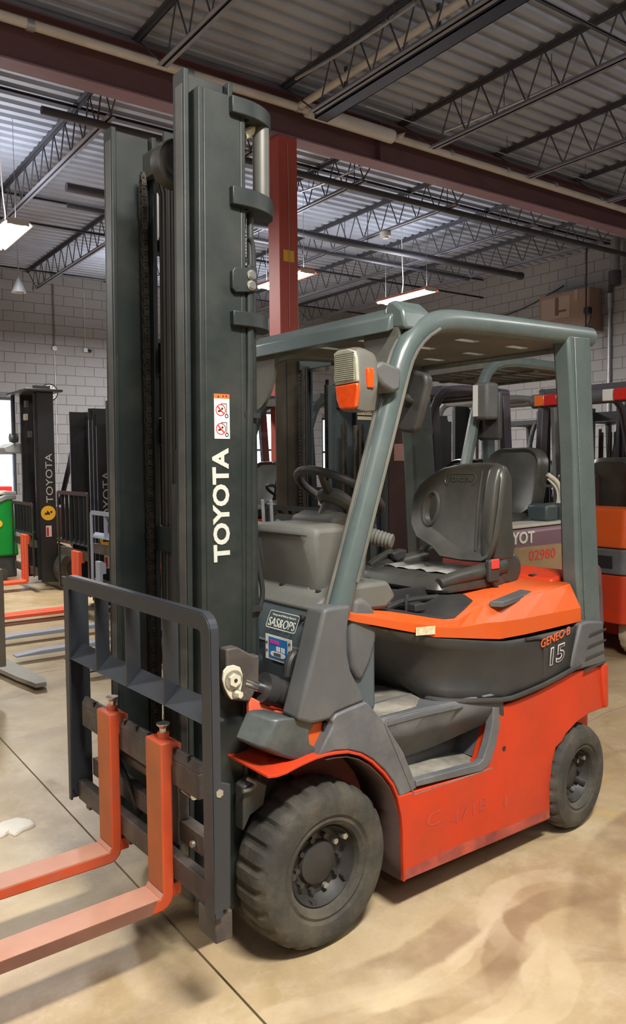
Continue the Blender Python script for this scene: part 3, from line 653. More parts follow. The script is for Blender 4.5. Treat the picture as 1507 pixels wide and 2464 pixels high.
# ---- load backrest
def backrest():
    x0 = -0.503; yn, yf = -0.626, 0.414; zt = 1.166; zb = 0.375
    def rr(y0, y1, z0, z1, r, n=6): return rrect(y0, z0, y1, z1, r, n)
    # outer frame: front face = rounded band with open bottom; return flange to the rear
    wv = 0.046
    def outline(e, r):
        a = [(yn + e, zb), (yn + e, zt - e - r)]
        a = [(yn + e, zb)] + [(yn + e + r - r * math.cos(t), zt - e - r + r * math.sin(t)) for t in [PI / 2 * i / 6 for i in range(7)]]
        a += [(yf - e - r + r * math.sin(t), zt - e - r + r * math.cos(t)) for t in [PI / 2 * i / 6 for i in range(7)]] + [(yf - e, zb)]
        return a
    A = outline(0, 0.05); Bq = outline(wv, 0.012)
    zn = 0.335
    A[0] = (yn, zn); Bq[0] = (yn + wv, zn)
    A[-1] = (yf, 0.325); Bq[-1] = (yf - 0.02, 0.325); 
    Bq = [(p[0] + (0.026 if p[0] > yf - 0.1 and p[1] < zt - 0.08 else 0), p[1]) if p != Bq[-1] else p for p in Bq]
    m = MB(); n = len(A); f = []
    for i in range(n - 1):
        m.add([(x0, *A[i]), (x0, *A[i + 1]), (x0, *Bq[i + 1]), (x0, *Bq[i])], [(0, 1, 2, 3)])
    o = m.build('backrest_frame', RACK, FT, smooth=0, solid=0.007)
    m = MB(); m.quadstrip([(x0, *p) for p in A], [(x0 + (0.024 if p[0] < 0 or p[1] > 1.1 else 0.06), *p) for p in A])
    m.build('frame_flange', RACK, o, smooth=0, solid=0.006)
    # far post side plate
    MB().prism([(x0, 1.12), (x0, 0.38), (x0 + .02, 0.335), (x0 + 0.085, 0.325), (x0 + 0.085, 1.12)], 1, yf - 0.012, yf - 0.004).build('side_plate', RACK, o, smooth=0)
    # near post lower bracket with slotted plate
    q = [(-0.4996,0.7177),(-0.4488,0.6976),(-0.4549,0.3555),(-0.5067,0.3486)]
    MB().prism(q, 1, -0.6295, -0.618).build('post_bracket', RACK, o, bevel=0.003)
    cylY((-0.4848,-0.618,0.6811), -0.014, 0.012, 6).build('bracket_bolt', BOLT, o, smooth=20)
    cylY((-0.4848,-0.618,0.6811), -0.004, 0.018, 16).build('washer', BOLT, o)
    MB().box(-0.495, -0.44, -0.615, -0.52, 0.255, 0.335).build('bottom_lug', CARR, o, bevel=0.004)
    # upright flat bars
    zm = 0.862
    ys = [0.255, 0.020, -0.295]
    for y in ((-0.503,0.1418,1.1279)[1], (-0.503,-0.0982,1.1312)[1], (-0.503,-0.3518,1.1403)[1]):
        MB().box(x0, x0 + 0.050, y - 0.006, y + 0.002, zm, zt - 0.04).build('upright_bar', RACK, o, bevel=0.0015)
    Y = [yf - 0.01, (-0.503,0.1418,1.1279)[1], (-0.503,-0.0982,1.1312)[1], (-0.503,-0.3518,1.1403)[1], yn + 0.03]
    for a, c in zip(Y[:-1], Y[1:]):
        MB().add([(x0 + 0.002, a - 0.004, zm), (x0 + 0.002, c + 0.004, zm), (x0 + 0.045, c + 0.004, zm + 0.052), (x0 + 0.045, a - 0.004, zm + 0.052), (x0 + 0.06, a - 0.004, zm + 0.002), (x0 + 0.06, c + 0.004, zm + 0.002)],
                 [(0, 1, 2, 3), (0, 4, 5, 1)]).build('angle_rung', RACK, o, smooth=0, solid=0.006)
backrest()

# ---- mast
def sh(z): return 0.011 * (z - 1.4)
def rail(name, xa, xb, yw0, yw1, fy0, fy1, z0, z1, m, tf=0.018, off=0.0):
    # C/I section: web between yw0..yw1, flanges spanning fy0..fy1, leaning with the mast
    b = MB()
    for (a, c, y0, y1) in ((xa + tf, xb - tf, yw0, yw1), (xa, xa + tf, fy0, fy1), (xb - tf, xb, fy0, fy1)):
        b.prism([(a + sh(z0), z0), (c + sh(z0), z0), (c + sh(z1), z1), (a + sh(z1), z1)], 1, y0, y1)
    return b.build(name, m, FT, bevel=0.003)
on = rail('outer_mast_rail', -0.352, -0.186, -0.330, -0.314, -0.330, -0.270, 0.14, 2.685, MAST); 
rail('outer_mast_rail', -0.352, -0.186, 0.314, 0.330, 0.270, 0.330, 0.14, 2.685, MAST)
i_n = rail('inner_mast_rail', -0.378, -0.205, -0.262, -0.250, -0.290, -0.222, 0.20, 2.745, MAST)
i_f = rail('inner_mast_rail', -0.378, -0.205, 0.250, 0.262, 0.222, 0.290, 0.20, 2.745, MAST)
for o, y in ((i_n, -1), (i_f, 1)):
    MB().prism([(-0.3802 + sh(0.3), 0.3), (-0.3788 + sh(0.3), 0.3), (-0.3788 + sh(2.7), 2.7), (-0.3802 + sh(2.7), 2.7)], 1, y * 0.256 - 0.026, y * 0.256 + 0.014).build('worn_flange_face', MASTWORN, o, smooth=0)
# guide rollers at the tops
for y in (-0.295, 0.300):
    r = MB().cyl((-0.268, y - 0.02, 2.50), (-0.268, y + 0.022, 2.50), 0.062, 24).build('guide_roller', STEEL, FT)
    MB().cyl((-0.268, y - 0.024, 2.50), (-0.268, y + 0.026, 2.50), 0.02, 16).build('roller_pin', GREASE, r)
for z, x, m in ((2.64, -0.225, MASTWORN), (1.30, -0.22, MAST), (0.36, -0.22, MAST)): MB().box(x - .02 + sh(z), x + .02 + sh(z), -0.25, 0.25, z - 0.045, z + 0.045).build('mast_crossmember', m, FT, bevel=0.003)
for z in (1.95, 1.69): MB().box(-0.19, -0.165, -0.315, 0.315, z - 0.05, z + 0.05).build('mast_crossmember', MAST, FT, bevel=0.003)
MB().box(-0.19, -0.165, -0.315, 0.315, 0.16, 0.32).build('mast_crossmember', MAST, FT, bevel=0.003)
# chain wheel, chains, hoses
sx, sy, sz = (-0.2716,-0.06,2.548)
cw = MB().lathe([(0.001, -0.03), (0.045, -0.03), (0.05, -0.022), (0.066, -0.022), (0.070, -0.03), (0.074, -0.03), (0.068, 0), (0.074, 0.03), (0.001, 0.03)], (sx, sy, sz), 1, 36).build('hose_pulley', BLACKP, FT)
MB().cyl((sx, sy - 0.045, sz), (sx, sy + 0.045, sz), 0.016, 14).build('pulley_pin', STEEL, cw)
MB().box(sx - 0.02, sx + 0.02, sy + 0.03, sy + 0.045, sz - 0.05, 2.66).build('pulley_bracket', MAST, cw)
def chain(x, y, z0, z1):
    c = MB().box(x + 0.002, x + 0.012, y - 0.009, y + 0.009, z0, z1).build('lift_chain', GREASE, FT, smooth=0)
    m = MB(); k = 0; z = z0
    while z < z1 - 0.02:
        m.box(x - 0.002, x + 0.016, y - 0.012 + (k % 2) * 0.004, y - 0.007 + (k % 2) * 0.004, z, z + 0.022).box(x - 0.002, x + 0.016, y + 0.007 - (k % 2) * 0.004, y + 0.012 - (k % 2) * 0.004, z, z + 0.022)
        m.cyl((x + 0.006, y - 0.014, z + 0.011), (x + 0.006, y + 0.014, z + 0.011), 0.004, 6); z += 0.019; k += 1
    tag(m.build('chain_links', GREASE, c, smooth=0), kind='stuff')
chain(-0.268, 0.195, 0.50, 2.60); chain(-0.268, -0.185, 0.50, 2.60)
for i, (y, r) in enumerate(((0.165, 0.011), (0.140, 0.011), (0.118, 0.009), (0.100, 0.011), (0.078, 0.010))):
    MB().tube([(-0.215 + sh(.5), y, 0.5), (-0.215 + sh(2.5), y, 2.52), (-0.222, y, 2.59)], r, 8).build('mast_hose', HOSE if i % 2 == 0 else BLACKP, FT)
MB().cyl((-0.235, 0.0, 1.45), (-0.215, 0.0, 2.45), 0.018, 14).build('free_lift_rod', HOSE, FT)
MB().cyl((-0.245, 0.02, 0.35), (-0.225, 0.02, 1.50), 0.036, 18).build('centre_lift_cylinder', BLACKP, FT)
MB().tube([(-0.22, 0.05, 1.62), (-0.21, 0.055, 1.3), (-0.20, 0.04, 1.0), (-0.22, 0.06, 0.7)], 0.013, 8, smooth_path=1).build('mast_hose', HOSE, FT)
# side lift cylinders standing behind the rails
def liftcyl(s):
    y = s * 0.292
    c = MB().cyl((-0.150, y, 0.26), (-0.143, y, 2.00), 0.022, 20).build('lift_cylinder', MAST, FT)
    MB().cyl((-0.137, y, 2.0), (-0.134, y, 2.39), 0.011, 12).build('cylinder_pipe', MAST, c)
    MB().cyl((-0.090, y, 2.39), (-0.088, y, 2.645), 0.027, 20).build('upper_cylinder', mat('dull_grey_tube', (0.10, 0.10, 0.09), 0.45, metal=0.3, var=0.2), c)
    MB().cyl((-0.163, y - s * 0.008, 2.40), (-0.160, y - s * 0.008, 2.60), 0.0075, 10).build('guide_rod', mat('polished_rod', (0.72, 0.72, 0.68), 0.3, metal=0.3), c)
    MB().cyl((-0.160, y - s * .008, 2.575), (-0.160, y - s * 0.008, 2.61), 0.017, 10).build('rod_nut', MAST, c)
    MB().cyl((-0.150, y - s * .008, 2.60), (-0.100, y - s * 0.008, 2.635), 0.016, 10).build('link_pin', CREAM, c)
liftcyl(-1); liftcyl(1)
def bracket(z, t, xe, m=MAST, s=-1):
    # horizontal D shaped plate welded to the rail's side and reaching behind it
    pts = [(-0.245, s * 0.328), (-0.245, s * 0.350)]
    for k in range(9):
        a = PI * k / 16; pts.append((-0.20 + (xe + 0.20) * math.sin(a), s * (0.240 + 0.112 * math.cos(a))))
    pts += [(xe, s * 0.235), (-0.17, s * 0.235), (-0.17, s * 0.328)]
    return MB().prism([(p[0] + sh(z), p[1]) for p in pts], 2, z - t / 2, z + t / 2).build('cylinder_bracket', m, FT, bevel=0.003)
for s in (-1, 1):
    bracket(2.655, 0.05, -0.045, s=s); bracket(2.385, 0.055, -0.035, s=s); bracket(2.015, 0.045, -0.055, s=s); bracket(0.92, 0.03, -0.09, s=s)
# hose clamp plate with two bolts
cl = MB().prism([p for p in [(-0.2364,2.1573),(-0.2272,2.1699),(-0.144,2.178),(-0.1436,2.1036),(-0.224,2.0936),(-0.2374,2.1045)]], 1, -0.345, -0.330).build('hose_clamp', MAST, FT, bevel=0.003)
for p in ((-0.1676,-0.345,2.1525), (-0.1682,-0.345,2.1206)):
    p = Vector(p); MB().cyl(p, p + Vector((0, -0.010, 0)), 0.012, 6).build('clamp_bolt', STEEL, cl, smooth=20)
    MB().cyl(p, p + Vector((0, -0.003, 0)), 0.016, 16).build('washer', BOLT, cl)
MB().tube([(-0.1418,-0.3,2.2812),(-0.1295,-0.3,2.2599),(-0.1278,-0.3,2.1692),(-0.1323,-0.3,1.9857),(-0.1414,-0.3,1.7213),(-0.1453,-0.3,1.4813),(-0.1397,-0.3,1.3331),(-0.1158,-0.3,1.1953),(-0.1068,-0.3,1.1395),(-0.1274,-0.3,1.0802),(-0.154,-0.3,1.0494),(-0.1581,-0.3,0.9954)], 0.0085, 10, smooth_path=2).build('tilt_hose', HOSE, FT)
MB().tube([(-0.1615,-0.325,2.1854),(-0.1655,-0.325,1.8496),(-0.1746,-0.325,1.588),(-0.185,-0.325,1.0573),(-0.1869,-0.325,0.9431)], 0.014, 10).build('steel_oil_pipe', MAST, FT)
for z in (1.72, 1.10): MB().box(-0.19, -0.13, -0.33, -0.30, z - .008, z + .008).build('hose_strap', HOSE, FT)
# mast lettering and warning sticker on the near rail
def yv(px, py): return None
lo = (-0.2539,-0.3312,1.2642); hi = (-0.2476,-0.3312,1.6163); lf = (-0.314,-0.3312,1.2692)
text('brand_lettering', 'TOYOTA', LETTER, on, (lf[0] + 0.062 * 1.0, -0.3312, lo[2]), (0, 0, 1), (-1, 0, 0), hi[2] - lo[2], 0.060, off=0.035)
st = [(-0.3012,1.7814),(-0.2462,1.7802),(-0.2486,1.6446),(-0.3053,1.6426)]
sx0, sx1, sz0, sz1 = st[0][0], st[1][0], st[2][1], st[0][1]
sk = MB().box(sx0, sx1, -0.3312, -0.330, sz0, sz1).build('warning_sticker', WHITE, on, smooth=0)
W_ = sx1 - sx0; H_ = sz1 - sz0
MB().box(sx0, sx1, -0.3318, -0.3312, sz1 - H_ * 0.10, sz1).build('orange_band', ORST, sk, smooth=0)
MB().prism([(sx0 + W_ * .2, sz1 - H_ * .085), (sx0 + W_ * .34, sz1 - H_ * .085), (sx0 + W_ * .27, sz1 - H_ * .015)], 1, -0.3321, -0.3317).build('triangle_mark', INK, sk, smooth=0)
for k in (0.55, 0.75): MB().box(sx0 + W_ * k, sx0 + W_ * (k + .07), -0.3321, -0.3317, sz1 - H_ * .075, sz1 - H_ * .025).build('band_mark', INK, sk, smooth=0)
for cz, fz in ((0.36, 0), (0.78, 1)):
    c = (sx0 + W_ * 0.42, sz1 - H_ * cz); R_ = W_ * 0.33
    ringplate(MB(), circ(*c, R_, 28), circ(*c, R_ * 0.84, 28), 1, -0.3318, -0.3312).build('ban_ring', REDI, sk, smooth=0)
    MB().prism([(c[0] - R_ * .75, c[1] + R_ * .58), (c[0] - R_ * .58, c[1] + R_ * .75), (c[0] + R_ * .75, c[1] - R_ * .58), (c[0] + R_ * .58, c[1] - R_ * .75)], 1, -0.3319, -0.3313).build('ban_slash', REDI, sk, smooth=0)
    MB().prism(circ(c[0] + R_ * .3, c[1] + R_ * .25, R_ * .2, 12), 1, -0.3317, -0.3312).build('figure_head', INK, sk, smooth=0)
    MB().prism([(c[0] - R_ * .5, c[1] - R_ * .4), (c[0] + R_ * .2, c[1] - R_ * .2), (c[0] + R_ * .1, c[1] + R_ * .1), (c[0] - R_ * .55, c[1] - R_ * .05)], 1, -0.3317, -0.3312).build('figure_body', INK, sk, smooth=0)
    w_ = (sx0 + W_ * 0.80, c[1] - H_ * .13); ringplate(MB(), circ(*w_, W_ * .12, 18), circ(*w_, W_ * .07, 18), 1, -0.3318, -0.3312).build('wheel_mark', INK, sk, smooth=0)
    MB().box(sx0 + W_ * .78, sx0 + W_ * .82, -0.3317, -0.3312, c[1] - H_ * .10, c[1] + H_ * .14).build('fork_mark', INK, sk, smooth=0)
    MB().box(sx0 + W_ * .42, sx0 + W_ * .82, -0.3317, -0.3312, c[1] + H_ * .135, c[1] + H_ * .15).build('fork_mark', INK, sk, smooth=0)

# ---- tilt cylinder and its mast bracket
tb = MB().prism([(-0.2976,0.9999),(-0.2567,1.0003),(-0.1951,0.9616),(-0.176,0.9627),(-0.1775,0.8713),(-0.2133,0.8174),(-0.2825,0.8375),(-0.2996,0.8932)], 1, -0.375, -0.331).build('tilt_bracket', CARR, FT, bevel=0.006)
P0 = Vector((-0.2779,-0.378,0.9002)); 
tear = [(-0.3179,0.9103),(-0.3145,0.9355),(-0.2994,0.9484),(-0.2768,0.9485),(-0.2542,0.9383),(-0.2454,0.9145),(-0.2475,0.8847),(-0.2556,0.8561),(-0.2666,0.8425),(-0.2878,0.8426),(-0.2995,0.8592),(-0.311,0.8833)]
tp = MB().prism(tear, 1, -0.384, -0.376).build('pin_plate', CREAM, FT, bevel=0.002)
a = Vector((-0.2817,-0.384,0.9048)); MB().cyl(a, a + Vector((0, -0.006, 0)), 0.030, 24).build('washer', BOLT, tp)
MB().cyl(a, a + Vector((0, -0.016, 0)), 0.021, 6).build('pin_head', CREAM, tp, smooth=20)
MB().cyl(a + Vector((0, -0.016, 0)), a + Vector((0, -0.0175, 0)), 0.006, 12).build('grease_hole', INK, tp)
a = Vector((-0.2719,-0.384,0.8587)); MB().cyl(a, a + Vector((0, -0.006, 0)), 0.015, 16).build('washer', BOLT, tp)
MB().cyl(a, a + Vector((0.004, -0.022, 0)), 0.011, 6).build('lock_bolt', CREAM, tp, smooth=20)
R0 = Vector((-0.2298,-0.36,0.8839)); R1 = Vector((-0.1559,-0.36,0.8504)); R2 = Vector((0.0163,-0.36,0.7665)); 
for s in (1, -1):
    f = (lambda v: v) if s == 1 else (lambda v: Vector((v.x, -v.y, v.z)))
    tc = MB().cyl(f(R1), f(R1 + (R1 - R0) * 3.4), 0.045, 24).build('tilt_cylinder', BLACKP, FT)
    MB().cyl(f(R0), f(R1 + (R1 - R0) * 0.1), 0.019, 18).build('tilt_rod', CHROME, tc)
    MB().cyl(f(R1 - (R1 - R0) * 0.05), f(R1 + (R1 - R0) * 0.5), 0.050, 24).build('gland', BLACKP, tc)
    MB().tube([f(R1 + Vector((0.10, 0.0, 0.02))), f(R1 + Vector((0.11, 0.0, 0.08))), f(R1 + Vector((0.17, 0.01, 0.10))), f(R1 + Vector((0.25, 0.02, 0.07)))], 0.017, 10, smooth_path=2).build('hose_elbow', BLACKP, tc)

# ---- overhead guard
path = [(x, -0.47, z) for x, z in [(0.0665,1.0764),(0.1103,1.1987),(0.1923,1.4341),(0.2786,1.6833),(0.3435,1.8749),(0.3754,1.9503),(0.4341,2.0135),(0.5025,2.0517),(0.5796,2.0712),(0.6865,2.0778),(0.9768,2.0853),(1.2477,2.09),(1.4834,2.0946)]]
og = MB().tube(path, 0.0415, 20, r2=0.036, flat=(0, 1, 0) if False else None, smooth_path=1)
gl = og.build('guard_side_rail', GUARD, FT)
MB().tube([(p[0] + 0.012, p[1] - 0.036, p[2] - 0.02) for p in path[1:8]], 0.006, 6, smooth_path=1).build('rail_groove', GUARDD, gl)
MB().tube([(p[0] - 0.034, p[1] + 0.02, p[2] + 0.006) for p in path[0:7]], 0.010, 8, smooth_path=1).build('rain_gutter', GUARDD, gl)
mir(gl)
# rear pillars: flat tapered tubes
rp = [(1.2765,2.0859),(1.4402,2.0906),(1.4685,1.7617),(1.5145,1.2215),(1.5519,0.8311),(1.3966,0.8522),(1.3584,1.1076),(1.3319,1.584),(1.3033,1.8768)]
g2 = MB().prism(rp, 1, -0.505, -0.425).build('guard_rear_pillar', GUARD, FT, bevel=0.012)
MB().prism([(1.315,2.0745),(1.3832,2.0807),(1.4959,0.8537),(1.417,0.8642)], 1, -0.5105, -0.5055).build('pillar_facet', GUARD, g2, bevel=0.004)
mir(g2)
def roof():
    z0, z1 = 2.055, 2.068
    xs = [0.42, 0.50, 0.54, 0.66, 0.70, 0.82, 0.86, 0.98, 1.02, 1.14, 1.18, 1.30, 1.42]
    ys = [-0.45, -0.36, -0.20, -0.12, 0.04, 0.12, 0.28, 0.36, 0.45]
    m = MB()
    for i in range(len(xs) - 1):
        for j in range(len(ys) - 1):
            if (i in (2, 6, 10) and j in (1, 3, 5)): 
                # slot: narrow opening in the middle of the cell
                ym = (ys[j] + ys[j + 1]) / 2; m.box(xs[i], xs[i + 1], ys[j], ym - 0.022, z0, z1); m.box(xs[i], xs[i + 1], ym + 0.022, ys[j + 1], z0, z1)
            else: m.box(xs[i], xs[i + 1], ys[j], ys[j + 1], z0, z1)
    r = m.build('guard_roof_panel', GUARDD, FT, smooth=0)
    MB().box(1.385, 1.43, -0.46, 0.46, 2.035, 2.105).build('rear_crossbeam', GUARD, r, bevel=0.012)
    # front crossbeam: slanted channel with the pale top face
    q = [(0.335, 2.015), (0.345, 2.070), (0.40, 2.110), (0.50, 2.112), (0.50, 2.085), (0.41, 2.07), (0.375, 2.03)]
    MB().prism(q, 1, -0.43, 0.45).build('front_crossbeam', GUARD, r, bevel=0.006)
    MB().box(0.39, 0.475, -0.40, 0.43, 2.035, 2.05).build('beam_lip', GUARD, r, bevel=0.003)
    # rounded arch gussets from the beam down to the pillars
    for s in (-1, 1):
        pts = [(s * 0.455, 2.06), (s * 0.455, 1.80)] + [(s * (0.405 - 0.13 * math.sin(t)), 1.80 + 0.20 * (1 - math.cos(t)) + 0.03 * math.sin(t)) for t in [PI / 2 * k / 8 for k in range(9)]] + [(s * 0.16, 2.06)]
        MB().prism(pts, 0, 0.362, 0.378).build('arch_gusset', GUARDD, r)
    c = MB().prism([(-0.49, 2.02), (-0.475, 2.09), (-0.43, 2.125), (-0.40, 2.125), (-0.385, 2.10), (-0.385, 2.03)], 0, 0.36, 0.50).build('corner_cap', GUARD, r, bevel=0.012)
roof()
# fixing tabs under the front of the roof
# ---- pillar boots, covers
up_ = [(-0.0286,1.1092),(-0.0083,1.1133),(0.0849,1.1116),(0.0739,1.0523),(0.0682,1.0112),(0.0695,0.9556),(0.0832,0.8963),(0.1043,0.8571),(0.1257,0.8229),(0.1437,0.7848),(0.0751,0.7777),(0.0156,0.7694),(-0.0035,0.7545),(-0.0457,0.754),(-0.0839,0.7555),(-0.137,0.7799),(-0.1019,0.881),(-0.0647,0.9923)]
pc = MB().prism(up_, 1, -0.520, -0.430).build('pillar_boot', GREYP, FT, bevel=0.012, seg=3)
lw = [(0.1411,0.7856),(0.2209,0.7036),(0.3079,0.5809),(0.3478,0.501),(0.3763,0.4346),(0.3315,0.4274),(0.2915,0.425),(0.2817,0.4524),(0.2603,0.487),(0.22,0.5374),(0.1675,0.5858),(0.118,0.6186),(0.0626,0.6413),(0.0086,0.6526),(-0.0625,0.652),(-0.0353,0.691),(-0.0061,0.7286),(-0.0008,0.7409),(-0.0058,0.754),(0.0132,0.7702),(0.0726,0.7785)]
lc = MB().prism(lw, 1, -0.528, -0.430).build('side_cover', GREYS, FT, bevel=0.006)
to = [(-0.2153,0.7887),(-0.1921,0.7889),(-0.156,0.7827),(-0.1162,0.7677),(-0.0771,0.7515),(-0.0806,0.7351),(-0.0922,0.7283),(-0.0957,0.7145),(-0.0927,0.6874),(-0.0731,0.6736),(-0.065,0.6556),(-0.0535,0.6382),(-0.108,0.6381),(-0.1578,0.6502),(-0.1999,0.6721),(-0.235,0.6959),(-0.2605,0.7121),(-0.2419,0.7447)]
m = MB(); n = len(to)
m.rings([[(p[0] + 0.02, -0.500, p[1]) for p in to], [(p[0], -0.480, p[1] + 0.004) for p in to], [(p[0] - 0.03, -0.40, p[1] + 0.015) for p in to]])
m.build('torn_front_cover', mat('torn_dark_plastic', (0.045, 0.055, 0.055), 0.4, var=0.2, scale=5, dirt=(0.14, 0.14, 0.13), dscale=5), FT, bevel=0.008)
MB().prism([(-0.0688,0.7459),(0.0211,0.7431),(0.0174,0.7139),(-0.0367,0.6271),(-0.0813,0.6779),(-0.0923,0.7204)], 1, -0.487, -0.44).build('frame_upright', ORANGE2, FT, bevel=0.004)
MB().prism([(-0.0157,0.7408),(0.0221,0.7437),(0.0218,0.7096),(-0.0339,0.6367),(-0.0214,0.6852)], 1, -0.500, -0.488).build('torn_edge_painted_shade', INK, FT, smooth=0)  # black plate painting in the shade beside the torn edge
mir(pc); mir(lc)
# inner dash side, round cap
MB().prism([(0.1884,1.1054),(0.23,1.1051),(0.2646,1.0823),(0.2878,1.043),(0.2935,1.0055),(0.2892,0.9473),(0.2672,0.8844),(0.228,0.8251),(0.2031,0.8149),(0.1678,0.8788),(0.1652,1.0225)], 1, -0.42, -0.30).build('kick_panel', GREYP, FT, bevel=0.02, seg=4)
cylY((0.2617,-0.36,1.1038), 0.06, 0.055, 28).build('dash_side_knob', BLACKP, FT, bevel=0.008)

# ---- front fender: one bent sheet
fp = [(-0.2599,0.6386),(-0.2266,0.6326),(-0.1911,0.6338),(-0.166,0.6391),(-0.1421,0.6435),(-0.1082,0.6483),(-0.0738,0.6518),(-0.0337,0.6515),(0.0019,0.6484),(0.0557,0.6397),(0.1109,0.617),(0.1602,0.5829),(0.2125,0.5318),(0.2526,0.4815),(0.2778,0.43),(0.2954,0.3654),(0.3031,0.3032),(0.3049,0.2146),(0.3066,0.1255)]
inn = [(-0.33, 0)] * len(fp)
yin = [-0.31, -0.31, -0.31, -0.32, -0.33] + [-0.345] * (len(fp) - 5)
m = MB(); m.quadstrip([(p[0], -0.535, p[1]) for p in fp], [(p[0] + (-0.012 if i < 3 else 0), y, p[1] + (0.010 if i < 4 else 0)) for i, (p, y) in enumerate(zip(fp, yin))])
fe = m.build('front_fender', ORANGE, FT, smooth=60, solid=0.009, bevel=0.002)
mir(fe)
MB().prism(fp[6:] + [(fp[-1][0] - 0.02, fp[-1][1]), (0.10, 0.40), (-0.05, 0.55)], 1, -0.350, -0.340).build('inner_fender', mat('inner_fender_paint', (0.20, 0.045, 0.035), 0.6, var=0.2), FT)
fin = [(p[0] * 0.955, 0.266 + (p[1] - 0.266) * 0.955) for p in fp[7:]]
MB().grid([[(p[0], -0.528, p[1]) for p in fin], [(p[0], -0.347, p[1]) for p in fin]]).build('wheel_arch_liner', mat('dark_liner', (0.055, 0.032, 0.028), 0.8, var=0.3), FT, solid=0.004)  # dark brown sheet along the inside of the arch
# ---- lower body side
bp_ = [(0.2817,0.4303),(0.3763,0.4268),(0.7171,0.4106),(0.7603,0.4238),(0.7915,0.4888),(0.8156,0.5608),(0.815,0.6334),(0.9261,0.6392),(1.0423,0.6487),(1.2239,0.6755),(1.2853,0.6858),(1.5111,0.6799),(1.5351,0.4859),(1.4898,0.4876),(1.4202,0.4853),(1.3284,0.4649),(1.2573,0.4341),(1.2284,0.4071),(1.1853,0.3908),(1.1606,0.3287),(1.1503,0.2582),(1.147,0.1002),(0.3066,0.124),(0.3049,0.2146),(0.3031,0.3032),(0.2954,0.3654)]
sd = MB().prism(bp_, 1, -0.530, -0.44).build('body_side', ORANGE, FT, bevel=0.005)
mir(sd)
MB().prism([(0.3117,0.1611),(0.5779,0.1663),(0.9169,0.1491),(1.1392,0.143),(1.1454,0.108),(0.3096,0.1278)], 1, -0.5312, -0.5302).build('scuffed_edge', mat('scuffed_paint', (0.30, 0.06, 0.045), 0.6, var=0.35, scale=12, dirt=(0.60, 0.09, 0.04), dscale=7, damt=0.8), sd, smooth=0)
cylY((0.8469,-0.5295,0.466), -0.002, 0.010, 18).build('drain_hole', INK, sd)
text('faded_number', '4718', mat('faded_print', (0.42, 0.05, 0.03), 0.6), sd, (0.5443,-0.5308,0.2464), (0.98, 0, 0.06), (0.0, 0, 1), 0.20, 0.05, ext=0.0003)
text('faded_mark', 'C', mat('faded_print_b', (0.46, 0.055, 0.03), 0.6), sd, (0.4211,-0.5308,0.2756), (1, 0, 0.06), (0, 0, 1), 0.07, 0.05, ext=0.0003)
text('faded_number', '1', mat('faded_print_c', (0.46, 0.055, 0.03), 0.6), sd, (0.8498,-0.5308,0.2297), (1, 0, 0.06), (0, 0, 1), 0.018, 0.05, ext=0.0003)
ch = MB().box(-0.02, 1.30, -0.34, 0.34, 0.10, 0.66).box(0.34, 1.15, -0.455, 0.455, 0.10, 0.38).build('chassis', BLACKP, FT, bevel=0.01)
MB().cyl((-0.01, -0.34, 0.266), (-0.01, 0.34, 0.266), 0.07, 16).build('front_axle', BLACKP, ch)
MB().cyl((1.36, -0.44, 0.222), (1.36, 0.44, 0.222), 0.04, 14).build('rear_axle', BLACKP, ch)
# step well and platform
st = MB()
T0, T1 = -0.530, -0.345
fx0, fx1, zf = 0.36, 0.80, 0.425
ux1 = 0.862; zl = 0.640
m = MB()
m.add([(fx0, T0, zf - .01), (fx1 - 0.02, T0, zf - .02), (fx1 - 0.02, T1, zf), (fx0, T1, zf)], [(0, 1, 2, 3)])
so = m.build('step_floor', DUSTY, FT, smooth=0, solid=0.008)
zr = 0.695
edge = [(0.3661,0.4428),(0.7171,0.4106),(0.7603,0.4238),(0.7915,0.4888),(0.8156,0.5608),(0.815,0.6334),(0.7806,0.6403),(0.7714,0.5655),(0.7501,0.5063),(0.7216,0.4525),(0.6932,0.4435),(0.3641,0.4655)]
MB().prism(edge, 1, -0.533, -0.50).build('step_rim', GREYS, FT, bevel=0.003)
MB().add([(0.30, T1, zf - .02), (0.86, T1, zf - .02), (0.90, T1, 0.70), (0.22, T1, 0.70)], [(0, 1, 2, 3)]).build('step_back_panel', GREYS, FT, smooth=0, solid=0.008)
MB().add([(0.775, T0, zf), (0.775, T1, zf), (0.85, T1, 0.66), (0.842, T0, 0.61)], [(0, 1, 2, 3)]).build('step_end_panel', GREYS, FT, smooth=0, solid=0.006)
MB().add([(0.36, T0, zf - 0.01), (0.34, T1, zf), (0.22, T1, 0.70), (0.22, T0, 0.70)], [(0, 1, 2, 3)]).build('step_front_panel', GREYS, FT, smooth=0, solid=0.006)
MB().prism([(0.46, 0.47), (0.62, 0.47), (0.60, 0.50), (0.48, 0.50)], 1, T1 - 0.012, T1 - .004).build('moulded_band', GREYS, FT, bevel=0.003)
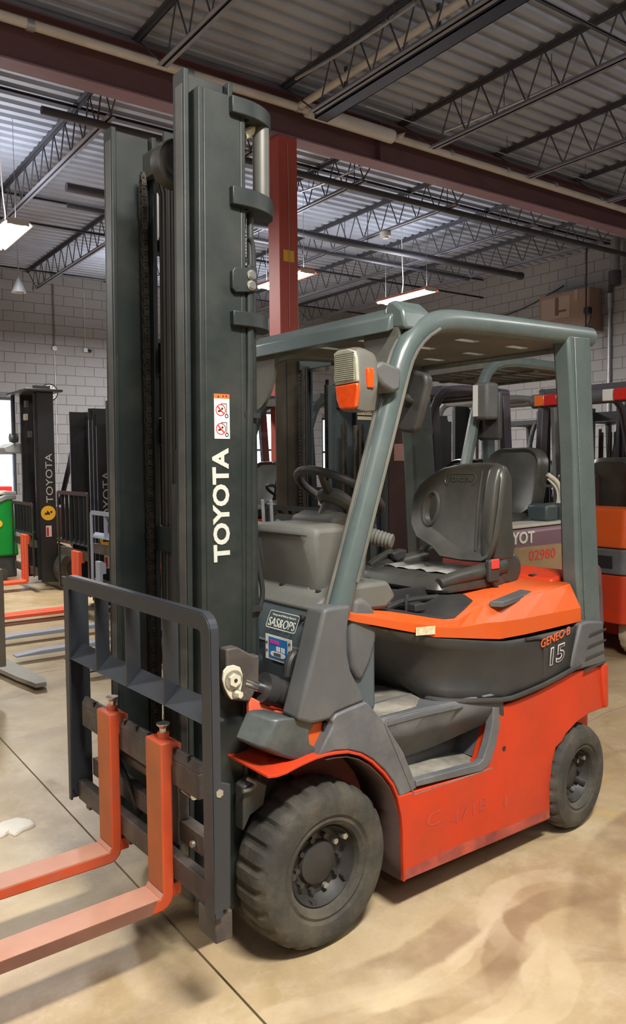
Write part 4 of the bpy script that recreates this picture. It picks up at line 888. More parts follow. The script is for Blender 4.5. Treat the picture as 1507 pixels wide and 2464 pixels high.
# platform top: mat, front piece and lip
pl = [(0.2714,-0.4704),(0.4607,-0.4831),(0.6122,-0.597)]
pts = [(0.14, -0.50), (0.24, -0.495), (0.46, -0.486), (0.56, -0.480), (0.56, 0.45), (0.0, 0.45), (0.0, -0.35)]
pf = MB().prism([(0.10, -0.46), (0.26, -0.478), (0.46, -0.484), (0.60, -0.50), (0.72, -0.51), (0.84, -0.525), (0.90, -0.525), (0.90, 0.45), (0.02, 0.45), (0.02, -0.40)], 2, 0.655, 0.690).build('platform', GREYS, FT, bevel=0.008)
MB().prism([(0.14, -0.43), (0.27, -0.455), (0.44, -0.458), (0.52, -0.40), (0.55, -0.30), (0.58, 0.40), (0.06, 0.40), (0.06, -0.35)], 2, 0.690, 0.697).build('floor_mat', DUSTY, pf, bevel=0.002)
MB().add([(0.27, -0.480, 0.685), (0.46, -0.486, 0.685), (0.62, -0.502, 0.682), (0.84, -0.528, 0.655), (0.842, -0.530, 0.60), (0.60, -0.40, 0.50), (0.42, -0.37, 0.48), (0.33, -0.37, 0.47)], [(0, 1, 6, 7), (1, 2, 5, 6), (2, 3, 4, 5)]).build('step_upper_wall', GREYS, FT, smooth=50, solid=0.008)

# ---- battery side panel (concave, dark) and hood
tp_ = [(0.1715,-0.49,1.0271),(0.2126,-0.49,1.0188),(0.3248,-0.49,0.9863),(0.46,-0.49,0.9526),(0.5462,-0.49,0.9282),(0.6912,-0.49,0.904),(0.8632,-0.49,0.879),(1.0158,-0.49,0.8735),(1.2094,-0.49,0.8738),(1.4058,-0.49,0.8757)]
zb_ = [(0.50, -0.10, 0.70), (0.53, -0.20, 0.70), (0.555, -0.295, 0.695), (0.54, -0.40, 0.690), (0.60, -0.48, 0.685), (0.72, -0.51, 0.672), (0.845, -0.53, 0.655), (0.96, -0.53, 0.66), (1.12, -0.53, 0.675), (1.33, -0.53, 0.71)]
A = [(p[0], -0.40 - 0.12 * min(1, max(0, (p[0] - 0.15) / 0.6)), p[2]) for p in tp_]
n = len(A); rows = []
for k in range(7):
    t = k / 6.0; row = []
    for i in range(n):
        a = Vector(A[i]); c = Vector(zb_[i]); p = a.lerp(c, t)
        deep = 0.10 * math.sin(PI * t) * max(0.0, 1 - (i / 6.5) ** 2) if i < 7 else 0
        row.append((p.x, p.y + deep * (0.9 if i > 2 else 0.5), p.z))
    rows.append(row)
m = MB().grid(rows)
sp = m.build('battery_side_panel', SIDEBLK, FT, smooth=60, solid=0.01)
ed = MB().tube([(c[0], c[1] - 0.012, c[2] + 0.004) for c in zb_[1:]], 0.010, 8, smooth_path=1).build('panel_bottom_seal', BLACKP, sp)
mir(sp)
# raised frame on the panel's rear
MB().tube([(0.98, -0.527, 0.87), (1.08, -0.529, 0.865), (1.10, -0.530, 0.84), (1.09, -0.532, 0.70)], 0.006, 8, smooth_path=2).build('pressed_edge', SIDEBLK, sp)
o_ = (1.0657,-0.535,0.8237); 
text('model_lettering', 'GENEO\u00b7B', ORST, sp, (o_[0], -0.5365, o_[2]), (1, 0, 0.155), (0.12, 0, 1), 0.200, 0.034, shear=0.0)
q_ = (1.1247,-0.535,0.7417)
fifteen = text('model_number', '15', mat('number_outline', (0.62, 0.60, 0.60), 0.5), sp, (q_[0], -0.5365, q_[2]), (1, 0, 0.11), (0.14, 0, 1), 0.098, 0.074, off=0.032)
text('model_number_inner', '15', SIDEBLK, sp, (q_[0] + 0.0042, -0.5380, q_[2] + 0.0042), (1, 0, 0.11), (0.14, 0, 1), 0.0896, 0.0656, ext=0.0006, off=-0.004)
# rear corner trim with louvres
rc = [(1.3367,0.8882),(1.3853,0.8924),(1.5049,0.8768),(1.5255,0.6877),(1.2807,0.6929),(1.2684,0.716),(1.2967,0.7885)]
rt_ = MB().prism(rc, 1, -0.542, -0.40).build('rear_corner_trim', GREYP, FT, bevel=0.010)
for k in range(4):
    z = 0.835 - k * 0.048; MB().prism([(1.40 - k * .012, z), (1.52, z + 0.010), (1.52, z + 0.003), (1.39 - k * .012, z - 0.012)], 1, -0.546, -0.5425).build('louvre', BLACKP, rt_, smooth=0)
mir(rt_)
# hood: lofted facets
bot = [(0.1491,-0.515,1.0423),(0.1896,-0.515,1.0286),(0.3519,-0.515,0.9852),(0.4338,-0.515,0.9635),(0.5189,-0.515,0.9379),(0.5759,-0.515,0.9297),(0.6254,-0.515,0.9225),(0.6875,-0.515,0.9135),(0.7489,-0.515,0.9046),(0.8317,-0.515,0.8926),(0.9823,-0.515,0.8891),(1.1734,-0.515,0.8896),(1.3673,-0.515,0.8917)]
mid = [(0.1519,-0.512,1.058),(0.1925,-0.512,1.05),(0.355,-0.512,1.0103),(0.437,-0.512,0.9934),(0.5221,-0.512,0.97),(0.5792,-0.512,0.9621),(0.6287,-0.512,0.9569),(0.6908,-0.512,0.9592),(0.7522,-0.512,0.962),(0.8399,-0.512,0.9568),(0.9804,-0.512,0.9516),(1.1626,-0.512,0.9504),(1.3586,-0.512,0.9492)]
top = [(0.1898,-0.47,1.068),(0.2313,-0.47,1.0586),(0.3973,-0.47,1.0247),(0.481,-0.47,1.0065),(0.5679,-0.47,0.9861),(0.6263,-0.47,0.9738),(0.6768,-0.47,0.9718),(0.7401,-0.47,0.9984),(0.8027,-0.47,1.0196),(0.9151,-0.47,1.0129),(1.0274,-0.47,1.02),(1.1784,-0.47,1.0306),(1.3504,-0.47,1.046)]
def yy(p, y): return (p[0], y(p[0]), p[2])
f1 = lambda x: -0.415 - 0.10 * min(1, max(0, (x - 0.15) / 0.65))
bot = [yy(p, f1) for p in bot]; mid = [yy(p, lambda x: f1(x) - 0.003) for p in mid]; top = [yy(p, lambda x: f1(x) + 0.045) for p in top]
m = MB().grid([bot, mid, top])
hoodside = m.build('hood_side', ORANGE2, FT, smooth=0, solid=0.012)
mir(hoodside)
m = MB(); m.quadstrip(top, [(p[0], -p[1], p[2]) for p in top])
inner = [(p[0] + (0.0), p[1] + 0.05, p[2] - 0.004) for p in top]
ht = m.build('hood_top', ORANGE2, FT, smooth=20, solid=0.012)
e0, e1, e2 = bot[-1], mid[-1], top[-1]
MB().add([e0, e1, e2, (e2[0], -e2[1], e2[2]), (e1[0], -e1[1], e1[2]), (e0[0], -e0[1], e0[2])], [(0, 1, 2, 3, 4, 5)]).build('hood_rear_face', ORANGE2, ht, smooth=0)
MB().add([bot[0], mid[0], top[0], (top[0][0], -top[0][1], top[0][2]), (mid[0][0], -mid[0][1], mid[0][2]), (bot[0][0], -bot[0][1], bot[0][2])], [(5, 4, 3, 2, 1, 0)]).build('hood_front_face', ORANGE2, ht, smooth=0)
MB().box(0.62, 1.25, -0.36, 0.40, 0.66, 0.90).build('battery_case', BLACKP, ht)
pl2 = (0.4286,-0.52,0.9841); MB().add([(pl2[0], f1(pl2[0]) - 0.012, pl2[2]), (pl2[0] + .085, f1(pl2[0] + .085) - 0.012, pl2[2] - 0.004), (pl2[0] + .085, f1(pl2[0] + .085) - 0.012, pl2[2] - 0.034), (pl2[0], f1(pl2[0]) - 0.012, pl2[2] - 0.030)], [(0, 1, 2, 3)]).build('worn_label', mat('worn_paper_label', (0.62, 0.55, 0.36), 0.7, var=0.2, scale=60, dirt=(0.25, 0.15, 0.06), dscale=50), hoodside, smooth=0, solid=0.001)
zt_ = top[-3][2]
MB().prism([(0.8159,-0.4812),(0.8489,-0.5221),(1.1345,-0.4448),(1.1638,-0.3689)], 2, 1.012, 1.034).build('grip_pad', GREYP, ht, bevel=0.003)
MB().box(1.32, 1.38, -0.16, -0.05, 1.055, 1.085).build('hood_catch', ORANGE, ht, bevel=0.006)
MB().box(1.34, 1.37, -0.30, -0.27, 1.055, 1.068).build('hood_bolt', INK, ht, bevel=0.003)
MB().prism([(0.95, 1.03), (1.52, 1.10), (1.52, 1.04), (0.95, 0.99)], 1, 0.40, 0.46).build('hood_far_edge', ORANGE, ht, bevel=0.01)
# counterweight and its top
cwt = MB().box(1.20, 1.575, -0.44, 0.44, 0.30, 0.70).build('counterweight', ORANGE, FT, bevel=0.03)
MB().prism([(1.498,0.6859),(1.5269,0.6921),(1.55,0.6791),(1.5546,0.4899),(1.5253,0.4884),(1.5135,0.5734)], 1, -0.543, -0.40).build('corner_bumper', ORANGE, cwt, bevel=0.010)
MB().prism([(1.33, 1.06), (1.50, 1.085), (1.545, 0.90), (1.545, 0.69), (1.33, 0.69)], 1, -0.40, 0.44).build('rear_hood', ORANGE, FT, bevel=0.015)

# ---- cowl and dashboard
cw = MB().prism([(0.0, 0.80), (-0.015, 0.98), (0.03, 1.085), (0.10, 1.12), (0.30, 1.10), (0.30, 0.70), (0.02, 0.70)], 1, -0.40, 0.42).build('front_cowl', COWL, FT, bevel=0.012)
MB().prism([(0.015, 1.085), (0.07, 1.118), (0.16, 1.150), (0.36, 1.150), (0.40, 1.09), (0.35, 1.05), (0.05, 1.06)], 1, -0.405, 0.42).build('dash_top', BEIGE, cw, bevel=0.015)
MB().prism([(-0.001, 0.965), (-0.024, 0.955), (0.0, 0.935)], 1, -0.39, 0.40).build('cowl_crease', COWL, cw, bevel=0.004)
for y in (-0.355, -0.385): MB().cyl((0.0, y, 1.055), (0.03, y, 1.05), 0.010, 14).build('cowl_plug', INK, cw)
for y, z in ((-0.12, 1.09), (-0.33, 1.115)): MB().cyl((0.10, y, 1.13), (0.10, y, 1.135), 0.01, 10).build('dash_screw', INK, cw)
# SAS OPS sticker: rounded outline box and letters, lying on the cowl front
nx = Vector((-0.055, 0, 0.1)).normalized()
cu = Vector((0, -1, 0)); cv = Vector((0.045, 0, 0.105)).normalized(); q0 = Vector((-0.012,-0.1876,1.0017)) ; q0.x = -0.0165
bx = MB(); nz = cu.cross(cv)
oP = [q0 + cu * a + cv * c for a, c in rrect(0, 0, 0.170, 0.062, 0.010)]; iP = [q0 + cu * a + cv * c for a, c in rrect(0.003, 0.003, 0.167, 0.059, 0.008)]
k_ = len(oP); off = nz * 0.0075
bx.add([p + off for p in oP] + [p + off for p in iP], [(i, (i + 1) % k_, k_ + (i + 1) % k_, k_ + i) for i in range(k_)])
stk = bx.build('sticker_border', LETTER, cw, smooth=0)
text('sticker_text', 'SAS&OPS', LETTER, stk, q0 + cu * 0.010 + cv * 0.007 + off, cu, cv, 0.150, 0.030)
text('sticker_small_text', 'Integrated Safety System', LETTER, stk, q0 + cu * 0.022 + cv * 0.043 + off, cu, cv, 0.130, 0.009)
# blue promo sticker
c2 = Vector((0.0, 0, 0.57)); p0 = Vector((-0.024,-0.1924,0.8962)); 
bs = plate(p0, cu, c2, [(0, 0), (0.150, 0), (0.150, 0.150), (0, 0.150)], 0.002).build('blue_sticker', WHITE, cw, smooth=0)
plate(p0 + Vector((-0.0022, 0, 0)), cu, c2, [(0.020, 0.010), (0.128, 0.010), (0.128, 0.138), (0.020, 0.138)]).build('blue_field', BLUE, bs, smooth=0)
plate(p0 + Vector((-0.0034, 0, 0)), cu, c2, [(0.03, 0.100), (0.080, 0.100), (0.080, 0.122), (0.03, 0.122)]).build('magenta_word', PINK, bs, smooth=0)
plate(p0 + Vector((-0.0034, 0, 0)), cu, c2, rrect(0.032, 0.025, 0.115, 0.055, 0.014)).build('white_shape', WHITE, bs, smooth=0)
for a in (0.066, 0.093): plate(p0 + Vector((-0.0034, 0, 0)), cu, c2, [(a, 0.060), (a + 0.020, 0.060), (a + 0.020, 0.088), (a, 0.088)]).build('white_square', WHITE, bs, smooth=0)
plate(p0 + Vector((-0.0040, 0, 0)), cu, c2, [(0.052, 0.030), (0.092, 0.030), (0.092, 0.050), (0.052, 0.050)]).build('grey_square', GREYP, bs, smooth=0)
for k in range(5): plate(p0 + Vector((-0.0024, 0, 0)), cu, c2, [(0.004 if k % 2 else 0.134, 0.02 + 0.024 * k), (0.012 if k % 2 else 0.144, 0.02 + 0.024 * k), (0.012 if k % 2 else 0.144, 0.034 + 0.024 * k), (0.004 if k % 2 else 0.134, 0.034 + 0.024 * k)]).build('small_print', GREYP, bs, smooth=0)
# orange floor plate under the tilt cylinder
MB().prism([(-0.04, 0.70), (0.0, 0.78), (0.05, 0.78), (0.05, 0.60), (-0.02, 0.60)], 1, -0.34, 0.34).build('front_plate', ORANGE, FT, bevel=0.004)
fpl = MB().prism([(-0.2165,0.8389),(-0.1196,0.7754),(-0.0445,0.7506),(-0.1,0.6405),(-0.1461,0.6471),(-0.2191,0.6816)], 1, -0.375, -0.355).build('front_gusset', mat('pale_orange_gusset', (0.78, 0.13, 0.07), 0.45, var=0.06), FT, bevel=0.004)
a = Vector((-0.1806,-0.377,0.7327)); MB().cyl(a, a + Vector((0, -0.012, 0)), 0.010, 6).build('gusset_bolt', BOLT, fpl, smooth=20)
# wheel end clutter between mast foot and tyre
jk = MB().prism([(-0.2659,0.5694),(-0.2223,0.5872),(-0.1753,0.555),(-0.189,0.4913),(-0.2397,0.4721),(-0.2683,0.4273)], 1, -0.41, -0.36).build('axle_bracket', BLACKP, FT, bevel=0.006)
MB().tube([(-0.2745,-0.42,0.5611),(-0.2423,-0.42,0.5591),(-0.2235,-0.42,0.5739),(-0.2571,-0.42,0.5971)], 0.006, 8, smooth_path=1).build('grease_line', GUARDD, jk)
MB().cyl((-0.10, -0.36, 0.50), (-0.02, -0.36, 0.42), 0.03, 12).build('brake_hose_end', BLACKP, jk)
MB().box(-0.16, -0.02, -0.33, 0.33, 0.14, 0.60).build('front_frame', BLACKP, FT, bevel=0.01)

# ---- display box, steering column, steering wheel
q = [(0.10, 1.105), (0.078, 1.33), (0.10, 1.352), (0.27, 1.372), (0.30, 1.345), (0.27, 1.12)]
bx0, bx1 = 0.02, -0.30
A = [(0.105, 1.118), (0.075, 1.325), (0.092, 1.352), (0.250, 1.352), (0.275, 1.310), (0.235, 1.118)]
m = MB(); rs = []
for y, s in ((0.04, 0.80), (0.02, 0.95), (-0.02, 1.0), (-0.26, 1.0), (-0.305, 0.93), (-0.325, 0.75)):
    rs.append([(0.17 + (p[0] - 0.17) * (s if p[0] > 0.12 else 1 - (1 - s) * 0.9), y, 1.235 + (p[1] - 1.235) * (0.5 + 0.5 * s)) for p in A])
m.rings(rs); 
db = m.build('display_housing', BEIGE, FT, bevel=0.010, smooth=40)
MB().prism([(0.105, 1.145), (0.23, 1.145), (0.26, 1.05), (0.08, 1.05)], 1, -0.28, 0.03).build('housing_foot', BEIGE, db, bevel=0.01)
MB().box(0.071, 0.075, -0.30, 0.02, 1.318, 1.321).build('lid_seam', INK, db, smooth=0).rotation_euler = (0, 0, 0)
SWC = Vector((0.385, -0.085, 1.425)); NR = Vector((0.50, 0.0, 0.87)).normalized()
# column
m = MB().prism([(0.255, 1.20), (0.27, 1.365), (0.33, 1.385), (0.42, 1.36), (0.46, 1.27), (0.42, 1.02), (0.28, 1.02)], 1, -0.20, 0.06)
sc = m.build('steering_column', BEIGE, FT, bevel=0.02, seg=3)
MB().cyl(SWC - NR * 0.12, SWC - NR * 0.02, 0.045, 20).build('column_neck', BEIGE, sc)
MB().lathe([(0.001, -0.032), (0.055, -0.030), (0.075, -0.014), (0.078, 0.0), (0.065, 0.022), (0.03, 0.036), (0.001, 0.038)], (0, 0, 0), 2, 32).build('wheel_hub', BEIGE, sc).matrix_local = Matrix.Translation(SWC) @ NR.to_track_quat('Z', 'Y').to_matrix().to_4x4()
u = NR.cross(Vector((0, 1, 0))).normalized(); v = NR.cross(u)
rim = [SWC + NR * 0.035 + (u * math.cos(t) + v * math.sin(t)) * 0.175 for t in [2 * PI * i / 48 for i in range(49)]]
sw = MB().tube(rim, 0.0165, 12).build('steering_wheel', BLACKP, FT)
for t in (0.35, 2.45, 4.55):
    d = u * math.cos(t) + v * math.sin(t)
    MB().tube([SWC + d * 0.05, SWC + d * 0.11 + NR * 0.012, SWC + NR * 0.033 + d * 0.172], [0.019, 0.016, 0.010], 10, smooth_path=1).build('wheel_spoke', BEIGE if t > 1 else BLACKP, sw)
# direction lever with bellows (near side) and stub lever (far side)
b0 = Vector((0.40, -0.18, 1.305)); b1 = Vector((0.47, -0.31, 1.275))
m = MB(); N = 22
m.tube([b0.lerp(b1, i / N) for i in range(N + 1)], [0.034 - 0.010 * i / N + (0.004 if i % 2 else 0) for i in range(N + 1)], 20)
lv = m.build('lever_bellows', BEIGE, sc, smooth=20)
MB().tube([(0.27, 0.03, 1.30), (0.22, 0.09, 1.335)], [0.022, 0.020], 14).build('stub_lever', BEIGE, sc, bevel=0.004)
# control valve levers on the far side of the dash
for i, y in enumerate((0.22, 0.28, 0.34)):
    MB().tube([(0.36, y, 1.10), (0.30, y, 1.30), (0.28, y - .02, 1.42)], 0.007, 8, smooth_path=1).build('hydraulic_lever', GALV, FT)
MB().tube([(0.10, 0.30, 1.12), (0.16, 0.27, 1.20), (0.30, 0.05, 1.06)], 0.006, 8).build('cable', HOSE, FT)
MB().tube([(0.2901,-0.1,1.0586), (0.3518,-0.1,1.0935)], 0.006, 8).build('release_lever', GALV, FT)

# ---- work light with turn signal on the near pillar
lx0 = 0.075
lens = [(-0.4568,1.9183),(-0.4755,1.9253),(-0.536,1.9247),(-0.5615,1.9165),(-0.573,1.8923),(-0.5762,1.818),(-0.58,1.8088),(-0.5677,1.7328),(-0.4878,1.7363),(-0.4676,1.7693),(-0.4557,1.8259)]
back = [(-0.475 + (p[0] + 0.475) * 0.92 - 0.012, p[1] - 0.0) for p in lens]
m = MB()
def ring(x, s, dz, dy): return [(x, cy_ + (p[0] - cy_) * s + dy, cz_ + (p[1] - cz_) * s + dz) for p in lens]
cy_ = sum(p[0] for p in lens) / len(lens); cz_ = sum(p[1] for p in lens) / len(lens)
m.rings([ring(0.072, 1.0, 0, 0), ring(0.086, 1.05, 0, 0), ring(0.11, 1.07, 0, -0.0), ring(0.145, 1.0, -0.004, -0.0), ring(0.165, 0.72, 0.012, -0.0)])
hl = m.build('work_light', LAMPB, FT, smooth=45, bevel=0.004)
L1 = [(-0.4669,1.9141),(-0.4835,1.9214),(-0.5398,1.9212),(-0.5633,1.9134),(-0.5728,1.8919),(-0.578,1.8214),(-0.5741,1.8166),(-0.474,1.8135),(-0.466,1.8313)]
MB().prism(L1, 0, 0.062, 0.074).build('clear_lens', CLEAR, hl, bevel=0.004)
m = MB(); zz = max(p[1] for p in L1); zlo = min(p[1] for p in L1)
for k in range(14):
    z = zz - 0.012 - (zz - zlo - 0.02) * k / 14; m.box(0.059, 0.063, min(p[0] for p in L1) + 0.012, max(p[0] for p in L1) - 0.012, z - 0.0018, z + 0.0018)
tag(m.build('lens_ribs', CLEAR, hl, smooth=0), kind='stuff')
L2 = [(-0.474,1.8108),(-0.578,1.8138),(-0.5817,1.7956),(-0.5715,1.7414),(-0.5598,1.7357),(-0.4938,1.7384),(-0.4797,1.7682)]
MB().prism(L2, 0, 0.060, 0.074).build('amber_lens', AMBER, hl, bevel=0.004)
yside = min(p[0] for p in lens) - 0.004
p1, p2 = (0.1067,-0.56,1.8109), (0.124,-0.56,1.7702)
MB().box(0.098, 0.126, yside - 0.005, yside + 0.01, 1.800, 1.862).build('side_marker', AMBER, hl, bevel=0.004)
br = MB().prism([(0.1682,1.8727),(0.214,1.8974),(0.2796,1.8829),(0.2987,1.876),(0.2946,1.8069),(0.2602,1.7956),(0.2136,1.8163),(0.1862,1.8417)], 1, -0.535, -0.425).build('light_bracket', GREYP, FT, bevel=0.012)
# ---- mirror behind the pillar
mp_ = [(-0.3406,1.906),(-0.3704,1.9089),(-0.477,1.878),(-0.4928,1.8665),(-0.4948,1.8304),(-0.4527,1.7173),(-0.4364,1.6814),(-0.4137,1.6719),(-0.3761,1.6763),(-0.3181,1.6936),(-0.3007,1.7248),(-0.323,1.8144)]
mr = MB().prism(mp_, 0, 0.455, 0.495).build('rear_view_mirror', BLACKP, FT, bevel=0.012, seg=3)
MB().tube([(0.30, -0.46, 1.80), (0.38, -0.44, 1.80), (0.47, -0.42, 1.78)], 0.010, 8).build('mirror_arm', BLACKP, mr)
MB().cyl((0.47, -0.40, 1.79), (0.44, -0.40, 1.79), 0.022, 14).build('ball_joint', BLACKP, mr)

# ---- seat
HZ = 0.992

def seat():
    out = [(0.2457,1.3479),(0.24,1.413),(0.2124,1.4645),(0.1531,1.5096),(0.0746,1.5422),(-0.0258,1.5586),(-0.1337,1.5652),(-0.2141,1.5628),(-0.2588,1.5485),(-0.2767,1.4995),(-0.2818,1.3771),(-0.2782,1.2539),(-0.261,1.1553),(-0.2275,1.1362),(-0.1092,1.1326),(0.0184,1.1381),(0.0746,1.1772),(0.1857,1.2175),(0.232,1.2756)]
    cy = 0.0; cz = sum(p[1] for p in out) / len(out)
    hole = [(0.1639,1.3995),(0.1425,1.4136),(0.1188,1.4123),(0.1031,1.3917),(0.1005,1.3248),(0.1163,1.2934),(0.1427,1.2862),(0.164,1.3065)]
    def lean(z): return (z - 1.14) * 0.20
    # backrest: body with a through-hole handle, built as rings around outline; hole cut with a boolean
    def rg(x, s): return [(x + lean(cz + (p[1] - cz) * s), 0.005 + (p[0] - 0.005) * s, cz + (p[1] - cz) * s) for p in out]
    m = MB().rings([rg(1.100, 0.80), rg(1.085, 0.90), rg(1.080, 0.965), rg(1.090, 1.0), rg(1.112, 0.995), rg(1.125, 0.95), rg(1.130, 0.60), rg(1.15, 0.40)])
    b = m.build('seat_backrest', VINYL, FT, smooth=50)
    hz = sum(p[1] for p in hole) / len(hole); hy = sum(p[0] for p in hole) / len(hole)
    cut = MB().prism(circ(hy, hz, 1, 20), 0, 0.9, 1.6)
    cut.v = [(v[0], hy + (v[1] - hy) * 0.036, hz + (v[2] - hz) * 0.066) for v in cut.v]
    co = cut.build('cut', None, FT, smooth=0)
    bo = b.modifiers.new('bool', 'BOOLEAN'); bo.object = co; bo.operation = 'DIFFERENCE'; bo.solver = 'EXACT'
    bpy.context.view_layer.update()
    me = D.meshes.new_from_object(b.evaluated_get(bpy.context.evaluated_depsgraph_get())); b.modifiers.clear(); b.data = me
    me.shade_smooth(); me.set_sharp_from_angle(angle=math.radians(50)); D.objects.remove(co)
    # handle rim
    MB().tube([(1.100 + lean(hz + 0.078 * math.sin(t)), hy + 0.046 * math.cos(t), hz + 0.078 * math.sin(t)) for t in [2 * PI * i / 24 for i in range(25)]], 0.009, 8).build('handle_rim', VINYL, b)
    # raised centre panel and side bolsters
    def pan(y0, y1, z0, z1, x, r): return [(x + lean(p[1]), p[0], p[1]) for p in rrect(y0, z0, y1, z1, r)]
    for yv_ in (-0.165,): MB().tube([(1.099 + lean(z), yv_ + 0.02 * math.sin((z - 1.2) * 6), z) for z in (1.18, 1.26, 1.35, 1.44, 1.53)], 0.006, 8, smooth_path=1).build('panel_seam', VINYL, b)
    MB().tube([(1.0985 + lean(p[1]), p[0], p[1]) for p in rrect(-0.115, 1.465, 0.065, 1.515, 0.02)] + [(1.073 + lean(1.49), -0.095, 1.465)][:0], 0.0028, 6).build('embossed_frame', VINYL, b)
    text('embossed_brand', 'TOYOTA', VINYL, b, (1.0975 + lean(1.478), 0.045, 1.478), (0, -1, 0), (0.2, 0, 1), 0.14, 0.022, ext=0.0015)
    for y in (-0.235,): MB().tube([(1.105 + lean(z), y + 0.010 - 0.004 * math.sin((z - 1.2) * 8), z) for z in (1.15, 1.25, 1.35, 1.45, 1.54)], [0.020, 0.034, 0.036, 0.030, 0.015], 12, smooth_path=1).build('side_bolster', VINYL, b)
    MB().prism([(1.10, 1.14), (1.09, 1.25), (1.125, 1.48), (1.15, 1.545), (1.20, 1.56), (1.245, 1.50), (1.25, 1.30), (1.27, 1.20), (1.25, 1.13)], 1, -0.262, -0.195).build('side_wing', VINYL, b, bevel=0.022, seg=4)
    # cushion
    def cr(x0, x1, y0, y1, z, r): return [(p[0], p[1], z) for p in rrect(x0, y0, x1, y1, r, 6)]
    m = MB().rings([cr(0.83, 1.20, -0.22, 0.22, 1.025, 0.05), cr(0.785, 1.23, -0.255, 0.255, 1.035, 0.06), cr(0.775, 1.24, -0.26, 0.26, 1.050, 0.06), cr(0.79, 1.23, -0.25, 0.25, 1.085, 0.06), cr(0.83, 1.20, -0.20, 0.20, 1.098, 0.05)])
    c = m.build('seat_cushion', VINYL, FT, smooth=50)
    for y in (-0.235, 0.235): MB().tube([(0.80, y, 1.075), (0.90, y, 1.09), (1.05, y, 1.10), (1.20, y, 1.115)], [0.022, 0.03, 0.034, 0.04], 12, smooth_path=1).build('cushion_bolster', VINYL, c)
    # crumpled paper protector strip
    m = MB(); ra, rb_ = [], []
    for i in range(15):
        y = 0.20 - i * 0.028; zz = 1.1035 + 0.004 * math.sin(i * 1.7)
        ra.append((0.90 + 0.012 * math.sin(i), y, zz)); rb_.append((1.0 + 0.015 * math.cos(i * 1.3), y, zz + 0.004))
    m.quadstrip(ra, rb_); m.build('clear_plastic_strip', mat('dusty_plastic_sheet', (0.30, 0.30, 0.28), 0.4, var=0.2, scale=30), c, smooth=60, solid=0.001)
    # rear corner cushions and buckle
    MB().rings([[(x, y, z) for x, z in circ(1.24, 1.10, 0.075, 16)] for y in (-0.20, -0.26)] ).build('hip_restraint', VINYL, c, bevel=0.02, seg=3)
    MB().rings([[(x, y, z) for x, z in circ(1.24, 1.10, 0.075, 16)] for y in (0.26, 0.20)]).build('hip_restraint', VINYL, c, bevel=0.02, seg=3)
    k = MB().box(1.055, 1.125, -0.288, -0.262, 1.06, 1.155).build('belt_buckle', BLACKP, c, bevel=0.008)
    MB().box(1.065, 1.115, -0.293, -0.28, 1.115, 1.157).build('red_release_button', REDB, FT, bevel=0.004)
    MB().tube([(1.09, -0.272, 1.07), (1.12, -0.272, 1.03), (1.16, -0.268, 1.0)], 0.010, 8).build('buckle_stalk', BLACKP, FT)
    # belt reel / armrest at the seat's far front corner
    a = MB().prism([(0.7383,1.013),(0.7931,1.0449),(0.826,1.0794),(0.8566,1.1012),(0.8979,1.1167),(0.8822,1.08),(0.8563,1.0387),(0.818,1.0104),(0.7678,0.9931)], 1, 0.17, 0.24).build('belt_retractor', BLACKP, FT, bevel=0.012)
    MB().tube([(0.84, 0.23, 1.10), (0.92, 0.24, 1.13), (1.0, 0.25, 1.15)], 0.018, 10, smooth_path=1).build('belt_webbing', VINYL, a)
    MB().prism([(0.9424,1.1552),(1.0062,1.1697),(1.0413,1.1632),(1.0222,1.1199),(0.974,1.1142)], 1, 0.18, 0.22).build('belt_tongue', BLACKP, FT, bevel=0.01)
    # slide rails and linkage under the cushion
    for y in (-0.17, 0.17):
        r = MB().box(0.50, 1.12, y - 0.022, y + 0.022, HZ, HZ + 0.018).build('seat_rail', BLACKP, FT, bevel=0.002)
        MB().box(0.56, 1.10, y - 0.014, y + 0.014, HZ + 0.010, 1.06).build('rail_slider', BLACKP, r)
        for x in (0.56, 0.70, 0.88): MB().cyl((x, y - 0.03, HZ + .01), (x, y - 0.03, HZ + 0.028), 0.010, 8).build('rail_bolt', BOLT, r)
    MB().tube([(0.60, -0.25, HZ), (0.60, -0.25, HZ + .045), (0.61, -0.25, HZ + .06)], 0.006, 8).build('slide_lever', BLACKP, FT)
    ins = (0.03, 0.03, 0.028, 0.025, 0.022, 0.02, 0.022, 0.035, 0.06, 0.20)
    ra = [(p[0], p[1] + ins[i], p[2] + 0.009) for i, p in enumerate(top[:10])]
    MB().grid([ra, [(p[0], 0.0, p[2]) for p in ra], [(p[0], 0.42, p[2]) for p in ra]]).build('seat_well_liner', BLACKP, FT, smooth=0, solid=0.004)
    for y in (-0.24, -0.05, 0.08): MB().tube([(0.50, y, HZ + .02), (0.62, y + .02, HZ + .035), (0.80, y + .01, HZ + .03)], 0.011, 8, smooth_path=1).build('linkage_bar', BLACKP, FT)
    MB().box(0.60, 0.66, -0.30, -0.25, HZ, HZ + 0.03).build('latch_block', BLACKP, FT, bevel=0.004)
    for y, x in ((-0.10, 0.80), (0.0, 0.84), (0.09, 0.80), (-0.06, 0.90)):
        MB().cyl((x - .05, y, HZ), (x - 0.02, y - 0.01, 1.0), 0.012, 10).build('spring_link', BLACKP, FT)
seat()

